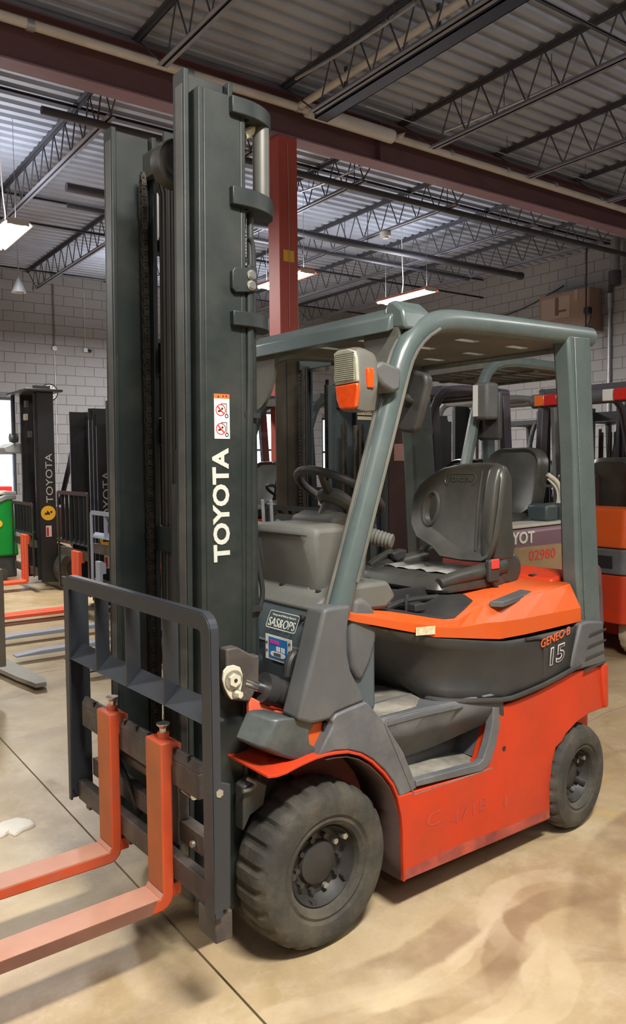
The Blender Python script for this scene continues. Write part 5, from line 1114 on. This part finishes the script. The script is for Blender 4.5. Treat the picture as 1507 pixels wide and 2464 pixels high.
# ------------------------------------------------------------------ the trucks parked side by side behind
BMAST = mat('parked_mast_paint', (0.022, 0.024, 0.026), 0.4, var=0.15, scale=3)
BEDGE = mat('parked_mast_flange', (0.12, 0.12, 0.15), 0.35, var=0.1, scale=3)
BROWN = mat('old_grease_mast', (0.065, 0.052, 0.036), 0.5, var=0.35, scale=3)
TEAL = mat('dark_teal_paint', (0.042, 0.058, 0.062), 0.4, var=0.1, scale=3)
PURP = mat('purple_grey_paint', (0.075, 0.068, 0.085), 0.4, var=0.1, scale=3)
PLUM = mat('plum_paint', (0.155, 0.085, 0.105), 0.45, var=0.1, scale=3)
MAROON = mat('maroon_paint', (0.050, 0.022, 0.022), 0.45, var=0.1, scale=3)
FORKR = mat('bright_red_orange_fork', (0.80, 0.11, 0.045), 0.45, var=0.08, scale=4)
SILVER = mat('pale_blue_grey_frame', (0.33, 0.36, 0.44), 0.4, var=0.05, scale=4)
LGREY = mat('light_grey_paint', (0.24, 0.25, 0.24), 0.45, var=0.06, scale=4)
BEIGET = mat('beige_tyre', (0.55, 0.47, 0.33), 0.75, var=0.12, scale=8, dirt=(0.35, 0.28, 0.18), dscale=8)
GREENP = mat('green_machine_paint', (0.01, 0.26, 0.035), 0.35, var=0.08, scale=3)
REDP = mat('red_cabinet_paint', (0.75, 0.03, 0.02), 0.4, var=0.05)
TAN = mat('tan_hose_cover', (0.42, 0.31, 0.20), 0.6, var=0.15, scale=20)

def bg_truck(name, lab, loc, rz=0.03, g=0.34, mz=2.2, stages=3, mm=None, edge=None, back=None, backz=(0.35, 1.25), bars=6, backw=0.5, fork=None, fz=0.05, forky=(-0.25, 0.18), forkw=0.1, forkl=1.0,
             body=None, guard=None, gz=2.1, seat=True, wheelc=None, bw=0.53, blen=1.9, lettering=True, disc=False, cw=None, guard_lamps=False, cowl=None, slow=False, mdep=0.17, wheel_st=True, dash=True, sdx=0.0, sdz=0.0, msh=0.0, hz=0.0, sdy=0.0, fl=0.036, fk=0.040):
    mm = mm or BMAST; edge = edge or mm; body = body or ORANGE; guard = guard or GUARD; cw = cw or body; cowl = cowl or COWL; wheelc = wheelc or RUBBER
    R = empty(name, (loc[0], loc[1], 0), rz); tag(R, lab, 'forklift', 'forklifts parked in a row behind')
    # mast: nested rails on both sides
    for s in (-1, 1):
        for k in range(stages):
            y = g - k * fk; xa = -0.20 - mdep - k * 0.030; zt = mz + (0.06 * k if k < 2 else 0.06)
            xo = msh; b = MB().box(xa + .014, -0.20 - k * .02 - .014, *sorted((s * y, s * (y - 0.014))), 0.10 + .03 * k, zt)
            b.box(xa, xa + 0.014, *sorted((s * y, s * (y - fl))), 0.10 + .03 * k, zt).box(-0.214 - k * .02, -0.20 - k * .02, *sorted((s * y, s * (y - 0.036))), 0.10 + .03 * k, zt)
            r = b.build('outer_mast_rail' if k == 0 else 'inner_mast_rail', mm, R, smooth=0)
            r.location.x = msh
            if edge is not mm: MB().box(xa - 0.002, xa, *sorted((s * y, s * (y - fl + .002))), 0.2, zt - 0.12).build('flange_face', edge, r, smooth=0)
            if k == 0 and s == -1 and lettering:
                h = min(0.62, mz * 0.28); z0 = mz * 0.44
                text('brand_lettering', 'TOYOTA', LETTER, r, (-0.215 - 0.02, -g - 0.0015, z0), (0, 0, 1), (-1, 0, 0), h, 0.085)
                if disc:
                    c = (-0.20 - mdep * 0.5, z0 - 0.13); MB().prism(circ(c[0], c[1], mdep * 0.46, 28), 1, -g - 0.002, -g).build('yellow_disc_sticker', YEL, r, smooth=0)
                    MB().prism([(c[0] - .045, c[1] - .02), (c[0] + .02, c[1] - .02), (c[0] + .02, c[1] + .0), (c[0] - .015, c[1] + .035), (c[0] - .02, c[1] + .005), (c[0] - .045, c[1] + .005)], 1, -g - 0.003, -g - 0.002).build('truck_pictogram', INK, r, smooth=0)
                    MB().box(c[0] + .025, c[0] + .05, -g - 0.003, -g - 0.002, c[1] + .0, c[1] + .025).build('load_pictogram', INK, r, smooth=0)
                    sk = MB().box(c[0] - .035, c[0] + .035, -g - 0.002, -g, c[1] - .30, c[1] - .16).build('warning_sticker', WHITE, r, smooth=0)
                    MB().box(c[0] - .028, c[0] + .0, -g - 0.003, -g - 0.002, c[1] - .29, c[1] - .18).build('red_print', REDI, sk, smooth=0)
    yi = g - 0.05
    for z in (mz - 0.03, mz * 0.55, 0.35): MB().box(-0.24, -0.20, -yi, yi, z - 0.05, z + 0.05).build('mast_crossmember', mm, R, smooth=0)
    cyl = MB().cyl((-0.25, 0.0, 0.2), (-0.25, 0.0, mz * 0.62), 0.04, 12).build('lift_cylinder', mm, R)
    MB().cyl((-0.25, 0, mz * 0.62), (-0.25, 0, mz * .9), 0.022, 10).build('cylinder_rod', GREASE, cyl)
    MB().box(-0.29, -0.27, 0.07, 0.095, 0.4, mz * 0.9).build('lift_chain', GREASE, R, smooth=0)
    MB().box(-0.29, -0.27, -0.095, -0.07, 0.4, mz * 0.9).build('lift_chain', GREASE, R, smooth=0)
    for y in (0.14, 0.16, -0.14): MB().cyl((-0.22, y, 0.5), (-0.22, y, mz * .92), 0.009, 6).build('mast_hose', HOSE, R)
    # carriage, backrest, forks
    xb = -0.20 - mdep - stages * 0.03 - 0.06
    for z in (backz[0] + 0.02, backz[0] + 0.36): MB().box(xb, xb + 0.04, -backw + .02, backw - .02, z - 0.05, z + 0.04).build('carriage_bar', CARR, R, smooth=0)
    if back:
        z0, z1 = backz; fr = MB()
        fr.box(xb - .012, xb, -backw, -backw + .045, z0 - .05, z1 - .05).box(xb - .012, xb, backw - .045, backw, z0 - .05, z1 - .05)
        fr.prism([(-backw, z1 - .05), (-backw + .045, z1 - .05), (-backw + 0.05, z1 - 0.04), (backw - 0.05, z1 - 0.04), (backw - .045, z1 - .05), (backw, z1 - .05), (backw - 0.012, z1 - 0.014), (backw - 0.05, z1), (-backw + 0.05, z1), (-backw + 0.012, z1 - .014)], 0, xb - .012, xb)
        f = fr.build('backrest_frame', back, R, smooth=0)
        for k in range(bars):
            y = -backw + (k + 1) * 2 * backw / (bars + 1); MB().box(xb - .010, xb + 0.025, y - .006, y + .006, z0 + .46, z1 - 0.03).build('upright_bar', back, R, smooth=0)
        MB().prism([(xb - .01, z0 + .46), (xb + .03, z0 + .50), (xb + .03, z0 + .51), (xb - .01, z0 + .47)], 1, -backw + .03, backw - .03).build('angle_rung', back, R, smooth=0)
    if fork:
        for fy in forky:
            xf = xb - 0.05
            MB().prism([(xf, fz + .62), (xf, fz + .05), (xf - .015, fz + .036), (xf - forkl * .8, fz + .03), (xf - forkl, fz + .012), (xf - forkl, fz), (xf + .01, fz), (xf + .034, fz + .03), (xf + .036, fz + .50), (xf + .07, fz + .50), (xf + .07, fz + .60), (xf + .036, fz + .62)], 1, fy, fy + forkw).build('fork', fork, R, bevel=0.004)
    # wheels
    for s in (-1, 1):
        t = MB().lathe([(0.12, 0.03), (0.15, 0.0), (0.23, 0.0), (0.255, 0.03), (0.26, 0.06), (0.26, 0.14), (0.255, 0.17), (0.15, 0.19)], (0, 0, 0), 1, 36).build('front_tyre', wheelc, R)
        MB().lathe([(0.125, 0.03), (0.11, 0.06), (0.04, 0.05), (0.001, 0.05)], (0, 0, 0), 1, 24).build('rim', LGREY if wheelc is BEIGET else RIM, t)
        t.location = (0, s * (bw - 0.01) if s < 0 else (bw - 0.01), 0.26); t.scale = (1, -s, 1)
        def md(r, tt, j): return r - (0.008 if (j % 4 == 0 and r > 0.19) else 0)
        t = MB().lathe([(0.10, 0.03), (0.13, 0.0), (0.185, 0.0), (0.21, 0.03), (0.212, 0.06), (0.212, 0.10), (0.20, 0.14), (0.12, 0.15)], (0, 0, 0), 1, 60, md).build('rear_tyre', wheelc, R)
        MB().lathe([(0.105, 0.03), (0.095, 0.07), (0.05, 0.07), (0.035, 0.05), (0.001, 0.05)], (0, 0, 0), 1, 24).build('rim', RIM, t)
        t.location = (blen - 0.53, s * (bw - 0.02), 0.212); t.scale = (1, -s, 1)
    # body
    rear = blen - 0.33
    MB().prism([(-0.10, 0.62), (0.10, 0.66), (0.30, 0.58), (0.36, 0.42), (0.75, 0.42), (0.85, 0.68), (rear, 0.70), (rear, 0.45), (rear - .10, 0.44), (rear - .26, 0.12), (0.36, 0.12), (0.30, 0.40), (0.2, 0.56), (0.05, 0.60), (-0.10, 0.58)], 1, -bw, bw).build('lower_body', body, R, bevel=0.01)
    MB().prism([(0.42, 0.66), (0.42, 0.96 + hz), (0.47, 1.02 + hz), (rear - .15, 1.04 + hz), (rear - .05, 0.98 + hz), (rear - .05, 0.66)], 1, -bw + .03, bw - .03).build('hood', cw, R, bevel=0.03)
    MB().prism([(rear - 0.22, 0.30), (rear - 0.22, 0.86), (rear - 0.08, 0.90), (rear + .06, 0.82), (rear + .10, 0.40), (rear + .04, 0.30)], 1, -bw + .02, bw - .02).build('counterweight', cw, R, bevel=0.04)
    MB().box(0.0, 0.30, -bw + .08, bw - .08, 0.60, 1.05).build('front_cowl', cowl, R, bevel=0.03)
    # guard
    for s in (-1, 1):
        y = s * (bw - 0.07); p = [(0.08, y, 0.95), (0.20, y, 1.35), (0.38, y, gz - 0.20), (0.46, y, gz - 0.05), (0.62, y, gz), (1.0, y, gz), (rear - 0.12, y, gz - 0.01)]
        o = MB().tube(p, 0.036, 10, smooth_path=1).build('guard_side_rail', guard, R)
        MB().prism([(rear - .20, gz), (rear - .11, gz), (rear - .02, 0.85), (rear - .10, 0.85)], 1, y - .03, y + .03).build('guard_rear_pillar', guard, R, bevel=0.008)
    m = MB()
    for k in range(7): m.box(0.50, rear - 0.14, -bw + .08 + k * (2 * bw - .16) / 7 + .012, -bw + .08 + (k + 1) * (2 * bw - .16) / 7 - .012, gz - .035, gz - .02)
    m.box(0.48, 0.56, -bw + .07, bw - .07, gz - .045, gz + .02).box(rear - .2, rear - .12, -bw + .07, bw - .07, gz - .045, gz + .02).box(0.9, 0.95, -bw + .07, bw - .07, gz - .045, gz - .02)
    m.build('guard_roof', GUARDD if guard is GUARD else guard, R, smooth=0)
    if wheel_st:
        c = Vector((0.40, 0.02, 1.30)); nr = Vector((0.5, 0, 0.87)).normalized(); u = nr.cross(Vector((0, 1, 0))).normalized(); v = nr.cross(u)
        w_ = MB().tube([c + (u * math.cos(t) + v * math.sin(t)) * 0.165 for t in [2 * PI * i / 28 for i in range(29)]], 0.014, 8).build('steering_wheel', BLACKP, R)
        for t in (0.3, 2.4, 4.5): MB().cyl(c - nr * 0.03, c + (u * math.cos(t) + v * math.sin(t)) * 0.16, 0.011, 6).build('spoke', BLACKP, w_)
        MB().prism([(0.22, 1.0), (0.26, 1.22), (0.40, 1.26), (0.46, 1.18), (0.40, 1.0)], 1, -0.08, 0.10).build('steering_column', BLACKP, R, bevel=0.02)
        for y in (-0.20, -0.26, -0.32): MB().tube([(0.34, y, 1.03), (0.30, y, 1.20), (0.33, y, 1.30)], 0.008, 6).build('hydraulic_lever', BLACKP, R)
    if seat:
        sx = 0.98 + sdx; zs = 1.03 + sdz; nv = len(D.objects)
        MB().rings([[(x, y, zs) for x, y in rrect(sx - .25, -.22, sx + .20, .22, .05)], [(x, y, zs + .02) for x, y in rrect(sx - .28, -.25, sx + .22, .25, .06)], [(x, y, zs + .09) for x, y in rrect(sx - .28, -.25, sx + .22, .25, .06)], [(x, y, zs + .11) for x, y in rrect(sx - .24, -.20, sx + .2, .20, .05)]]).build('seat_cushion', VINYL, R)
        def q(x, s): return [(x + (z - 1.2) * .2, y * s, 1.36 + sdz + (z - 1.36) * s) for y, z in rrect(-.25, 1.12, .25, 1.60, .14)]
        MB().rings([q(sx + .15, .86), q(sx + .13, .96), q(sx + .16, 1.0), q(sx + .24, .99), q(sx + .28, .85)]).build('seat_backrest', VINYL, R)
        for y in (-.22, .22): MB().cyl((sx + .0, y * 1.16, 1.14), (sx + .13, y * 1.2, 1.18), 0.03, 10).build('hip_restraint', VINYL, R)
    return R
AMBER2 = mat('bright_amber_lens', (0.90, 0.17, 0.02), 0.12, coat=0.6)
def lamp_mirror(R, y=-0.55, gz=2.1, amber=True):
    h = MB().box(0.25, 0.36, y - .10, y + .02, gz - .38, gz - .16).build('work_light', GREYP, R, bevel=0.02)
    MB().box(0.244, 0.25, y - .085 if amber else y - .03, y + .005, gz - .30 if amber else gz - .36, gz - .175).build('clear_lens', CLEAR if amber else LHOUS, h, smooth=0)
    if amber: MB().box(0.244, 0.25, y - .085, y + .005, gz - .37, gz - .305).build('amber_lens', AMBER, h, smooth=0)
    MB().box(0.36, 0.40, y - .10, y + .08, gz - .50, gz - .20).build('rear_view_mirror', BLACKP, R, bevel=0.02)

# nearest neighbour, just beyond the orange truck
G = bg_truck('forklift', 'grey guarded forklift with plum hood directly behind the seat of the orange one', (1.84, 1.32), 0.02, g=0.27, mz=2.0, mm=TEAL, stages=2, msh=0.14, body=CARR, cw=PLUM, guard=GUARD, gz=2.2, lettering=False, cowl=BEIGE, back=TEAL, bars=3, mdep=0.2, blen=1.9, bw=0.5, sdx=0.03, sdz=0.07, hz=0.11)
lamp_mirror(G, -0.50, 2.2, False)
text('hood_lettering', 'TOYOT', LETTER, G, (0.48, -0.475, 1.04), (1, 0, 0), (0, 0, 1), 0.38, 0.080, off=0.03)
bt = MB().box(0.50, 1.36, -0.525, -0.465, 0.70, 1.02).build('battery_side', mat('yellow_brown_battery', (0.26, 0.17, 0.08), 0.6, var=0.15), G, bevel=0.004)
text('battery_number', '02980', REDI, bt, (0.74, -0.5265, 0.935), (1, 0, 0), (0, 0, 1), 0.27, 0.065)
MB().prism([(0.50, 1.135), (1.38, 1.15), (1.38, 1.17), (0.50, 1.155)], 1, -0.46, 0.46).build('hood_top_plate', mat('worn_pale_top', (0.42, 0.40, 0.34), 0.6, var=0.2, scale=5, dirt=(0.12, 0.10, 0.09), dscale=5), G, bevel=0.004)
MB().tube([(1.22, -0.30, 1.48), (1.30, -0.34, 1.42), (1.33, -0.34, 1.30), (1.28, -0.32, 1.22)], 0.016, 8, smooth_path=2).build('coiled_cable', CREAM, G)
MB().tube([(1.24, -0.29, 1.45), (1.31, -0.32, 1.38), (1.32, -0.32, 1.28), (1.27, -0.30, 1.20)], 0.010, 8, smooth_path=2).build('coiled_cable', mat('white_cable', (0.7, 0.68, 0.6), 0.5), G)
MB().cyl((1.24, -0.33, 1.10), (1.36, -0.36, 1.20), 0.035, 14).build('arm_rest_roll', GREYP, G)
MB().prism([(1.19, 1.16), (1.25, 1.14), (1.27, 1.19), (1.22, 1.24), (1.18, 1.22)], 1, -0.345, -0.335).build('belt_bracket', WHITE, G, bevel=0.004)
MB().box(-0.37 + .14, -0.215 + .14, -0.273, -0.270, 0.2, 1.95).build('maroon_web_panel', MAROON, G, smooth=0); MB().box(-0.33 + .14, -0.25 + .14, -0.275, -0.273, 1.58, 1.68).build('warning_sticker', mat('pink_sticker', (0.42, 0.24, 0.20), 0.5), G, smooth=0)
for x, z in ((1.06, 1.16), (1.22, 1.16)): MB().box(x, x + .13, -0.42, -0.25, z, z + .12).build('teal_box', TEAL, G, bevel=0.02)

P4 = bg_truck('forklift', 'dark teal forklift with brown greasy mast, seen through the cab of the orange one', (2.50, 2.40), 0.02, blen=1.7, bw=0.48, g=0.43, mz=2.42, mm=TEAL, stages=3, body=PLUM, cw=TEAL, guard=PURP, gz=2.15, back=BMAST, bars=5, fork=CARR, mdep=0.24)
for s, m_ in ((1, BROWN), (-1, TEAL)):
    MB().box(-0.60 if s > 0 else -0.54, -0.30, s * 0.32 - .006 - (0.03 if s < 0 else -0.0), s * 0.32 + .0 - (0.03 if s < 0 else 0), 0.4, 2.40).build('carriage_rail', m_, P4, bevel=0.003)
MB().box(-0.48, -0.30, -0.24, 0.16, 2.28, 2.46).build('mast_head_plate', TEAL, P4, bevel=0.006)
MB().box(-0.485, -0.29, -0.25, 0.17, 2.46, 2.475).build('pale_cap', SILVER, P4, smooth=0)
m = MB()
for k in range(58): m.box(-0.50, -0.485, 0.115, 0.15, 0.75 + k * 0.026, 0.765 + k * 0.026)
tag(m.build('chain_links', GREASE, P4, smooth=0), kind='stuff')
for y in (0.10, 0.08, 0.05): MB().cyl((-0.49, y, 0.7), (-0.49, y, 2.3), 0.009, 6).build('mast_hose', GREASE if y == 0.08 else HOSE, P4)
pn = MB().box(-0.46, -0.22, -0.434, -0.431, 1.88, 2.06).build('spec_sheet', mat('cream_paper', (0.58, 0.50, 0.36), 0.7), P4, smooth=0)
text('spec_lettering', 'TOYOTA', INK, pn, (-0.42, -0.4355, 1.925), (1, 0, 0), (0, 0, 1), 0.17, 0.022)
MB().box(-0.43, -0.25, -0.4355, -0.434, 1.905, 1.915).build('black_line', INK, pn, smooth=0)
for k in range(4): MB().box(-0.44, -0.25, -0.4355, -0.434, 1.965 + k * .02, 1.969 + k * .02).build('small_print', mat('grey_ink', (0.25, 0.22, 0.18), 0.6), pn, smooth=0)
MB().box(-0.42, -0.36, -0.46, -0.40, 1.35, 1.50).build('valve_block', BLACKP, P4, bevel=0.01)
MB().tube([(-0.1, -0.45, 1.0), (-0.1, -0.45, 1.30), (-0.08, -0.45, 1.42)], [0.018, 0.022, 0.02], 10).build('tan_hose', TAN, P4)
for k in range(6): MB().cyl((-0.085, -0.45, 1.30 + k * .022), (-0.083, -0.45, 1.31 + k * .022), 0.028, 10).build('hose_ring', TAN, P4)
MB().tube([(0.0, -0.46, 0.9), (0.10, -0.46, 1.5), (0.12, -0.46, 1.9)], 0.028, 8).build('front_post', BROWN, P4)

P6 = bg_truck('forklift', 'black forklift with pale backrest, third from the big orange one', (2.05, 3.42), 0.03, bw=0.5, g=0.34, mz=2.0, stages=2, back=SILVER, bars=2, backz=(0.4, 1.12), fork=CARR, body=GREYP, guard=GUARD, gz=2.15)
P3 = bg_truck('forklift', 'forklift with silver-blue backrest frame just left of the big mast', (1.72, 4.46), 0.02, bw=0.49, g=0.36, mz=2.12, stages=2, mm=mat('olive_mast', (0.06, 0.062, 0.052), 0.5, var=0.15), back=SILVER, bars=2, backw=0.53, backz=(0.42, 1.14), fork=SILVER, forky=(-0.50, 0.22), forkl=0.98, guard=PURP, gz=2.2, body=ORANGE, disc=True)
lamp_mirror(P3, -0.5, 2.2); 
MB().tube([(0.55, 0.0, 1.14), (0.62, -0.1, 1.16), (0.7, -0.2, 1.18)], 0.02, 8).build('yellow_gloves', YEL, P3)
P2 = bg_truck('forklift', 'black forklift with lilac mast edges and tall barred backrest, second from the left', (1.85, 5.84), 0.00, bw=0.5, fl=0.020, fk=0.026, g=0.36, mz=2.10, stages=3, edge=mat('lilac_flange', (0.25, 0.25, 0.33), 0.4), back=BMAST, bars=6, backz=(0.28, 1.30), fork=FORKR, forky=(-0.28, -0.16), fz=0.06, disc=True, forkl=1.3)
P1 = bg_truck('forklift', 'tall black forklift standing in front of the left window with the clock above', (1.90, 7.95), 0.00, g=0.36, mz=2.52, stages=2, back=BMAST, bars=6, backw=0.48, backz=(0.25, 1.12), fork=FORKR, forky=(-0.26, -0.14), fz=0.09, disc=True, gz=2.3, mdep=0.2, guard=BMAST)
MB().box(-0.56, -0.10, -0.45, 0.47, 2.50, 2.53).build('mast_top_plate', BMAST, P1, bevel=0.004)
for y in (0.40, 0.46): MB().box(-0.5, -0.47, y - .01, y + .01, 1.9, 2.5).build('light_post', BMAST, P1)
MB().cyl((-0.52, 0.50, 1.95), (-0.42, 0.50, 1.95), 0.06, 14).build('work_lamp', GREYP, P1)
MB().prism([(-0.6, 1.75), (-0.2, 1.75), (-0.2, 1.85), (-0.5, 1.88), (-0.62, 1.82)], 1, 0.42, 0.9).build('lamp_arm', LGREY, P1, bevel=0.01)
for k, (x, z) in enumerate(((-0.45, 2.2), (-0.42, 1.98), (-0.47, 2.36))): MB().box(x - .02, x + .02, -0.05 - .06 * k, 0.02 - .06 * k, z - .04, z + .04).build('valve', GREYP if k else CREAM, P1, bevel=0.005)

# second row further back on the right
H = bg_truck('forklift', 'light grey forklift with a lettered front post, behind the plum hooded one', (4.80, 3.84), 0.02, bw=0.5, g=0.34, mz=2.0, stages=3, back=None, body=LGREY, cw=LGREY, guard=LGREY, gz=2.28, lettering=False)
fp0 = MB().prism([(0.02, 0.9), (0.10, 0.9), (0.22, 2.24), (0.13, 2.24)], 1, -0.56, -0.50).build('lettered_post', LGREY, H, bevel=0.004)
sg = MB().prism([(0.065, 1.45), (0.125, 1.45), (0.172, 2.10), (0.112, 2.10)], 1, -0.563, -0.560).build('white_sign_strip', WHITE, fp0, smooth=0)
sg2 = MB().prism([(0.070, 1.46), (0.120, 1.46), (0.167, 2.09), (0.117, 2.09)], 1, -0.565, -0.563).build('dark_sign_field', GREYP, sg, smooth=0)
for k, ch_ in enumerate('LIFTOM'): text('sign_letter', ch_, WHITE, sg, (0.128 - 0.0072 * k + 0.002, -0.567, 2.0 - k * 0.10), (1, 0, 0), (0.07, 0, 1), 0.03, 0.07)
MB().box(0.05, 0.115, -0.566, -0.560, 1.30, 1.42).build('white_tag', WHITE, fp0, smooth=0)
Q = bg_truck('forklift', 'black tall-masted forklift against the right wall, left of the red lamps', (8.0, 5.95), 0.03, bw=0.5, g=0.40, mz=2.38, stages=3, back=BMAST, bars=3, gz=2.2, body=BMAST, guard=BMAST, lettering=False, mdep=0.3)
Lk = bg_truck('forklift', 'dark forklift whose near mast rail carries yellow lettering, at the right edge', (6.60, 2.78), 0.0, bw=0.38, g=0.36, mz=2.1, stages=3, back=None, gz=2.25, body=GREYP, guard=BMAST, lettering=False, mdep=0.25)
text('brand_lettering', 'Yale', YEL, Lk, (-0.24, -0.3625, 1.86), (0, 0, 1), (-1, 0, 0), 0.27, 0.12)
MB().cyl((0.5, -0.45, 1.2), (0.44, -0.45, 1.75), 0.022, 10).build('white_tube', WHITE, Lk); MB().cyl((0.44, -0.45, 1.75), (0.434, -0.45, 1.82), 0.03, 10).build('red_cap', REDL, Lk)
Nn = bg_truck('forklift', 'distant forklift with white vertical mast lettering near the back right corner', (8.35, 4.65), 0.03, bw=0.5, g=0.40, mz=2.3, stages=2, back=BMAST, gz=2.2, body=ORANGE, guard=BMAST, mdep=0.25)

# orange truck facing away, its rear towards us on the right
I = bg_truck('forklift', 'orange and grey forklift at the right edge, its lamp bar and rear towards the camera', (5.90, 1.60), PI + 0.02, g=0.36, mz=2.1, stages=3, back=None, body=ORANGE, cw=ORANGE2, guard=PURP, gz=2.18, wheelc=BEIGET, lettering=False, bw=0.54, blen=2.1)
rx = 2.1 - .33
cwb = MB().rings([[(x, y, z) for x, y in rrect(rx - .30, -.53, rx + .14, .53, .07)] for z in (0.30, 0.68)]).build('counterweight_lower', ORANGE, I, bevel=0.01)
MB().rings([[(x, y, z) for x, y in rrect(rx - .30, -.535, rx + .15, .535, .07)] for z in (0.685, 0.88)]).build('grey_band', GREYS, I, bevel=0.01)
MB().box(rx + .145, rx + .155, 0.10, 0.42, 0.73, 0.83).build('band_recess', INK, I, bevel=0.02); MB().box(rx + .145, rx + .155, -0.42, -0.10, 0.73, 0.83).build('band_recess', INK, I, bevel=0.02)
MB().rings([[(x, y, z) for x, y in rrect(rx - .30, -.50, rx + .10 - .03 * k, .50, .06)] for k, z in ((0, 0.885), (0, 0.95), (1, 1.19))]).build('rear_hood', ORANGE2, I, bevel=0.01)
lb = MB().tube([(rx - .13, -0.56, 2.10), (rx - .13, -0.50, 2.10), (rx - .13, 0.50, 2.10), (rx - .13, 0.56, 2.10)], 0.062, 14).build('lamp_bar', GREYP, I)
for s in (-1, 1):
    for a, c, m_ in ((0.40, 0.50, AMBER2), (0.27, 0.40, REDL), (0.17, 0.26, WHITE)):
        MB().box(rx - .10, rx - .055, *sorted((s * a, s * c)), 2.052, 2.145).build('amber_lamp' if m_ is AMBER2 else ('red_lamp' if m_ is REDL else 'reversing_lamp'), m_, I, bevel=0.006)
mb_ = MB().box(1.30, 1.42, -0.48, -0.10, 1.12, 1.46).build('seat_back_pocket', MAROON, I, bevel=0.03)
MB().box(1.418, 1.426, -0.34, -0.14, 1.36, 1.42).build('manual_tag', ORST, mb_, smooth=0); MB().box(1.418, 1.426, -0.32, -0.16, 1.24, 1.35).build('manual_tag', ORST, mb_, smooth=0); MB().box(1.418, 1.426, -0.27, -0.20, 1.14, 1.22).build('manual_tag', ORST, mb_, smooth=0)

# ---- green scrubber and red cabinet at the left edge, lone fork in the left foreground
gs = empty('floor_scrubber', (1.15, 9.0, 0)); tag(gs, 'bright green floor scrubber with slanted grey lid at the left edge', 'floor scrubber')
MB().prism([(-1.0, 0.35), (-1.0, 0.85), (-0.35, 0.95), (0.22, 1.18), (0.30, 1.12), (0.36, 0.35)], 1, -0.35, 0.35).build('body', GREENP, gs, bevel=0.03)
MB().prism([(-1.05, 0.86), (-0.42, 0.95), (0.20, 1.19), (0.34, 1.19), (0.34, 1.12), (0.22, 1.12), (-0.40, 0.86), (-1.05, 0.78)], 1, -0.365, 0.365).build('grey_lid', LGREY, gs, bevel=0.015)
MB().box(-0.3, 0.36, -0.3, 0.3, 1.19, 1.23).build('white_tray', WHITE, gs, bevel=0.01)
MB().box(-1.0, 0.33, -0.33, 0.33, 0.06, 0.36).build('black_skirt', BLACKP, gs, bevel=0.02)
MB().cyl((0.1, -0.352, 0.80), (0.1, -0.358, 0.80), 0.05, 20).build('round_badge', YEL, gs)
for x in (-0.7, 0.1): MB().cyl((x, -0.35, 0.11), (x, -0.28, 0.11), 0.11, 18).build('wheel', RUBBER, gs)
rc_ = empty('red_cabinet', (0.9, 10.4, 0)); tag(rc_, 'tall red tool cabinet with pale vertical lettering, behind the green scrubber', 'cabinet')
MB().box(-0.9, 0.92, -0.3, 0.3, 0.05, 1.27).build('body', REDP, rc_, bevel=0.01)
MB().box(-0.9, 0.90, -0.305, -0.3, 0.42, 0.44).build('drawer_gap', INK, rc_, smooth=0)
for x in (-0.8, 0.8): MB().box(x - .05, x + .05, -0.25, 0.25, 0, 0.05).build('foot', BLACKP, rc_)
text('side_lettering', 'TACK', CREAM, rc_, (0.86, -0.3015, 0.86), (0, 0, 1), (-1, 0, 0), 0.34, 0.11)
lf_ = empty('fork_arm', (0, 0, 0)); tag(lf_, 'grey worn fork arm reaching in from the left edge of the photo', 'fork')
q = [(0.0142,4.4447,0.06),(0.118,4.0578,0.06),(0.1678,3.5311,0.06),(0.2047,3.1405,0.06),(0.1796,3.0377,0.06),(0.1062,3.0407,0.06),(0.0498,3.3138,0.06),(0.0075,3.6078,0.06),(-0.0685,4.0639,0.06)]
MB().add([(p[0], p[1], 0.06) for p in q] + [(p[0], p[1], 0.03) for p in q], [tuple(range(9))[::-1], tuple(range(9, 18))] + [(i, (i + 1) % 9, 9 + (i + 1) % 9, 9 + i) for i in range(9)]).build('blade', mat('worn_grey_steel', (0.26, 0.24, 0.20), 0.5, var=0.12, scale=6), lf_, smooth=0)
t_ = (-0.15,2.8554,0.927); t2 = (-0.15,2.7212,0.927)
MB().box(-0.20, -0.115, 2.92, 3.04, 0.24, 0.89).box(-0.30, -0.20, 2.93, 3.04, 0.03, 0.40).build('shank', mat('brown_grimy_steel', (0.13, 0.11, 0.085), 0.6, var=0.2, scale=6), lf_, bevel=0.004)
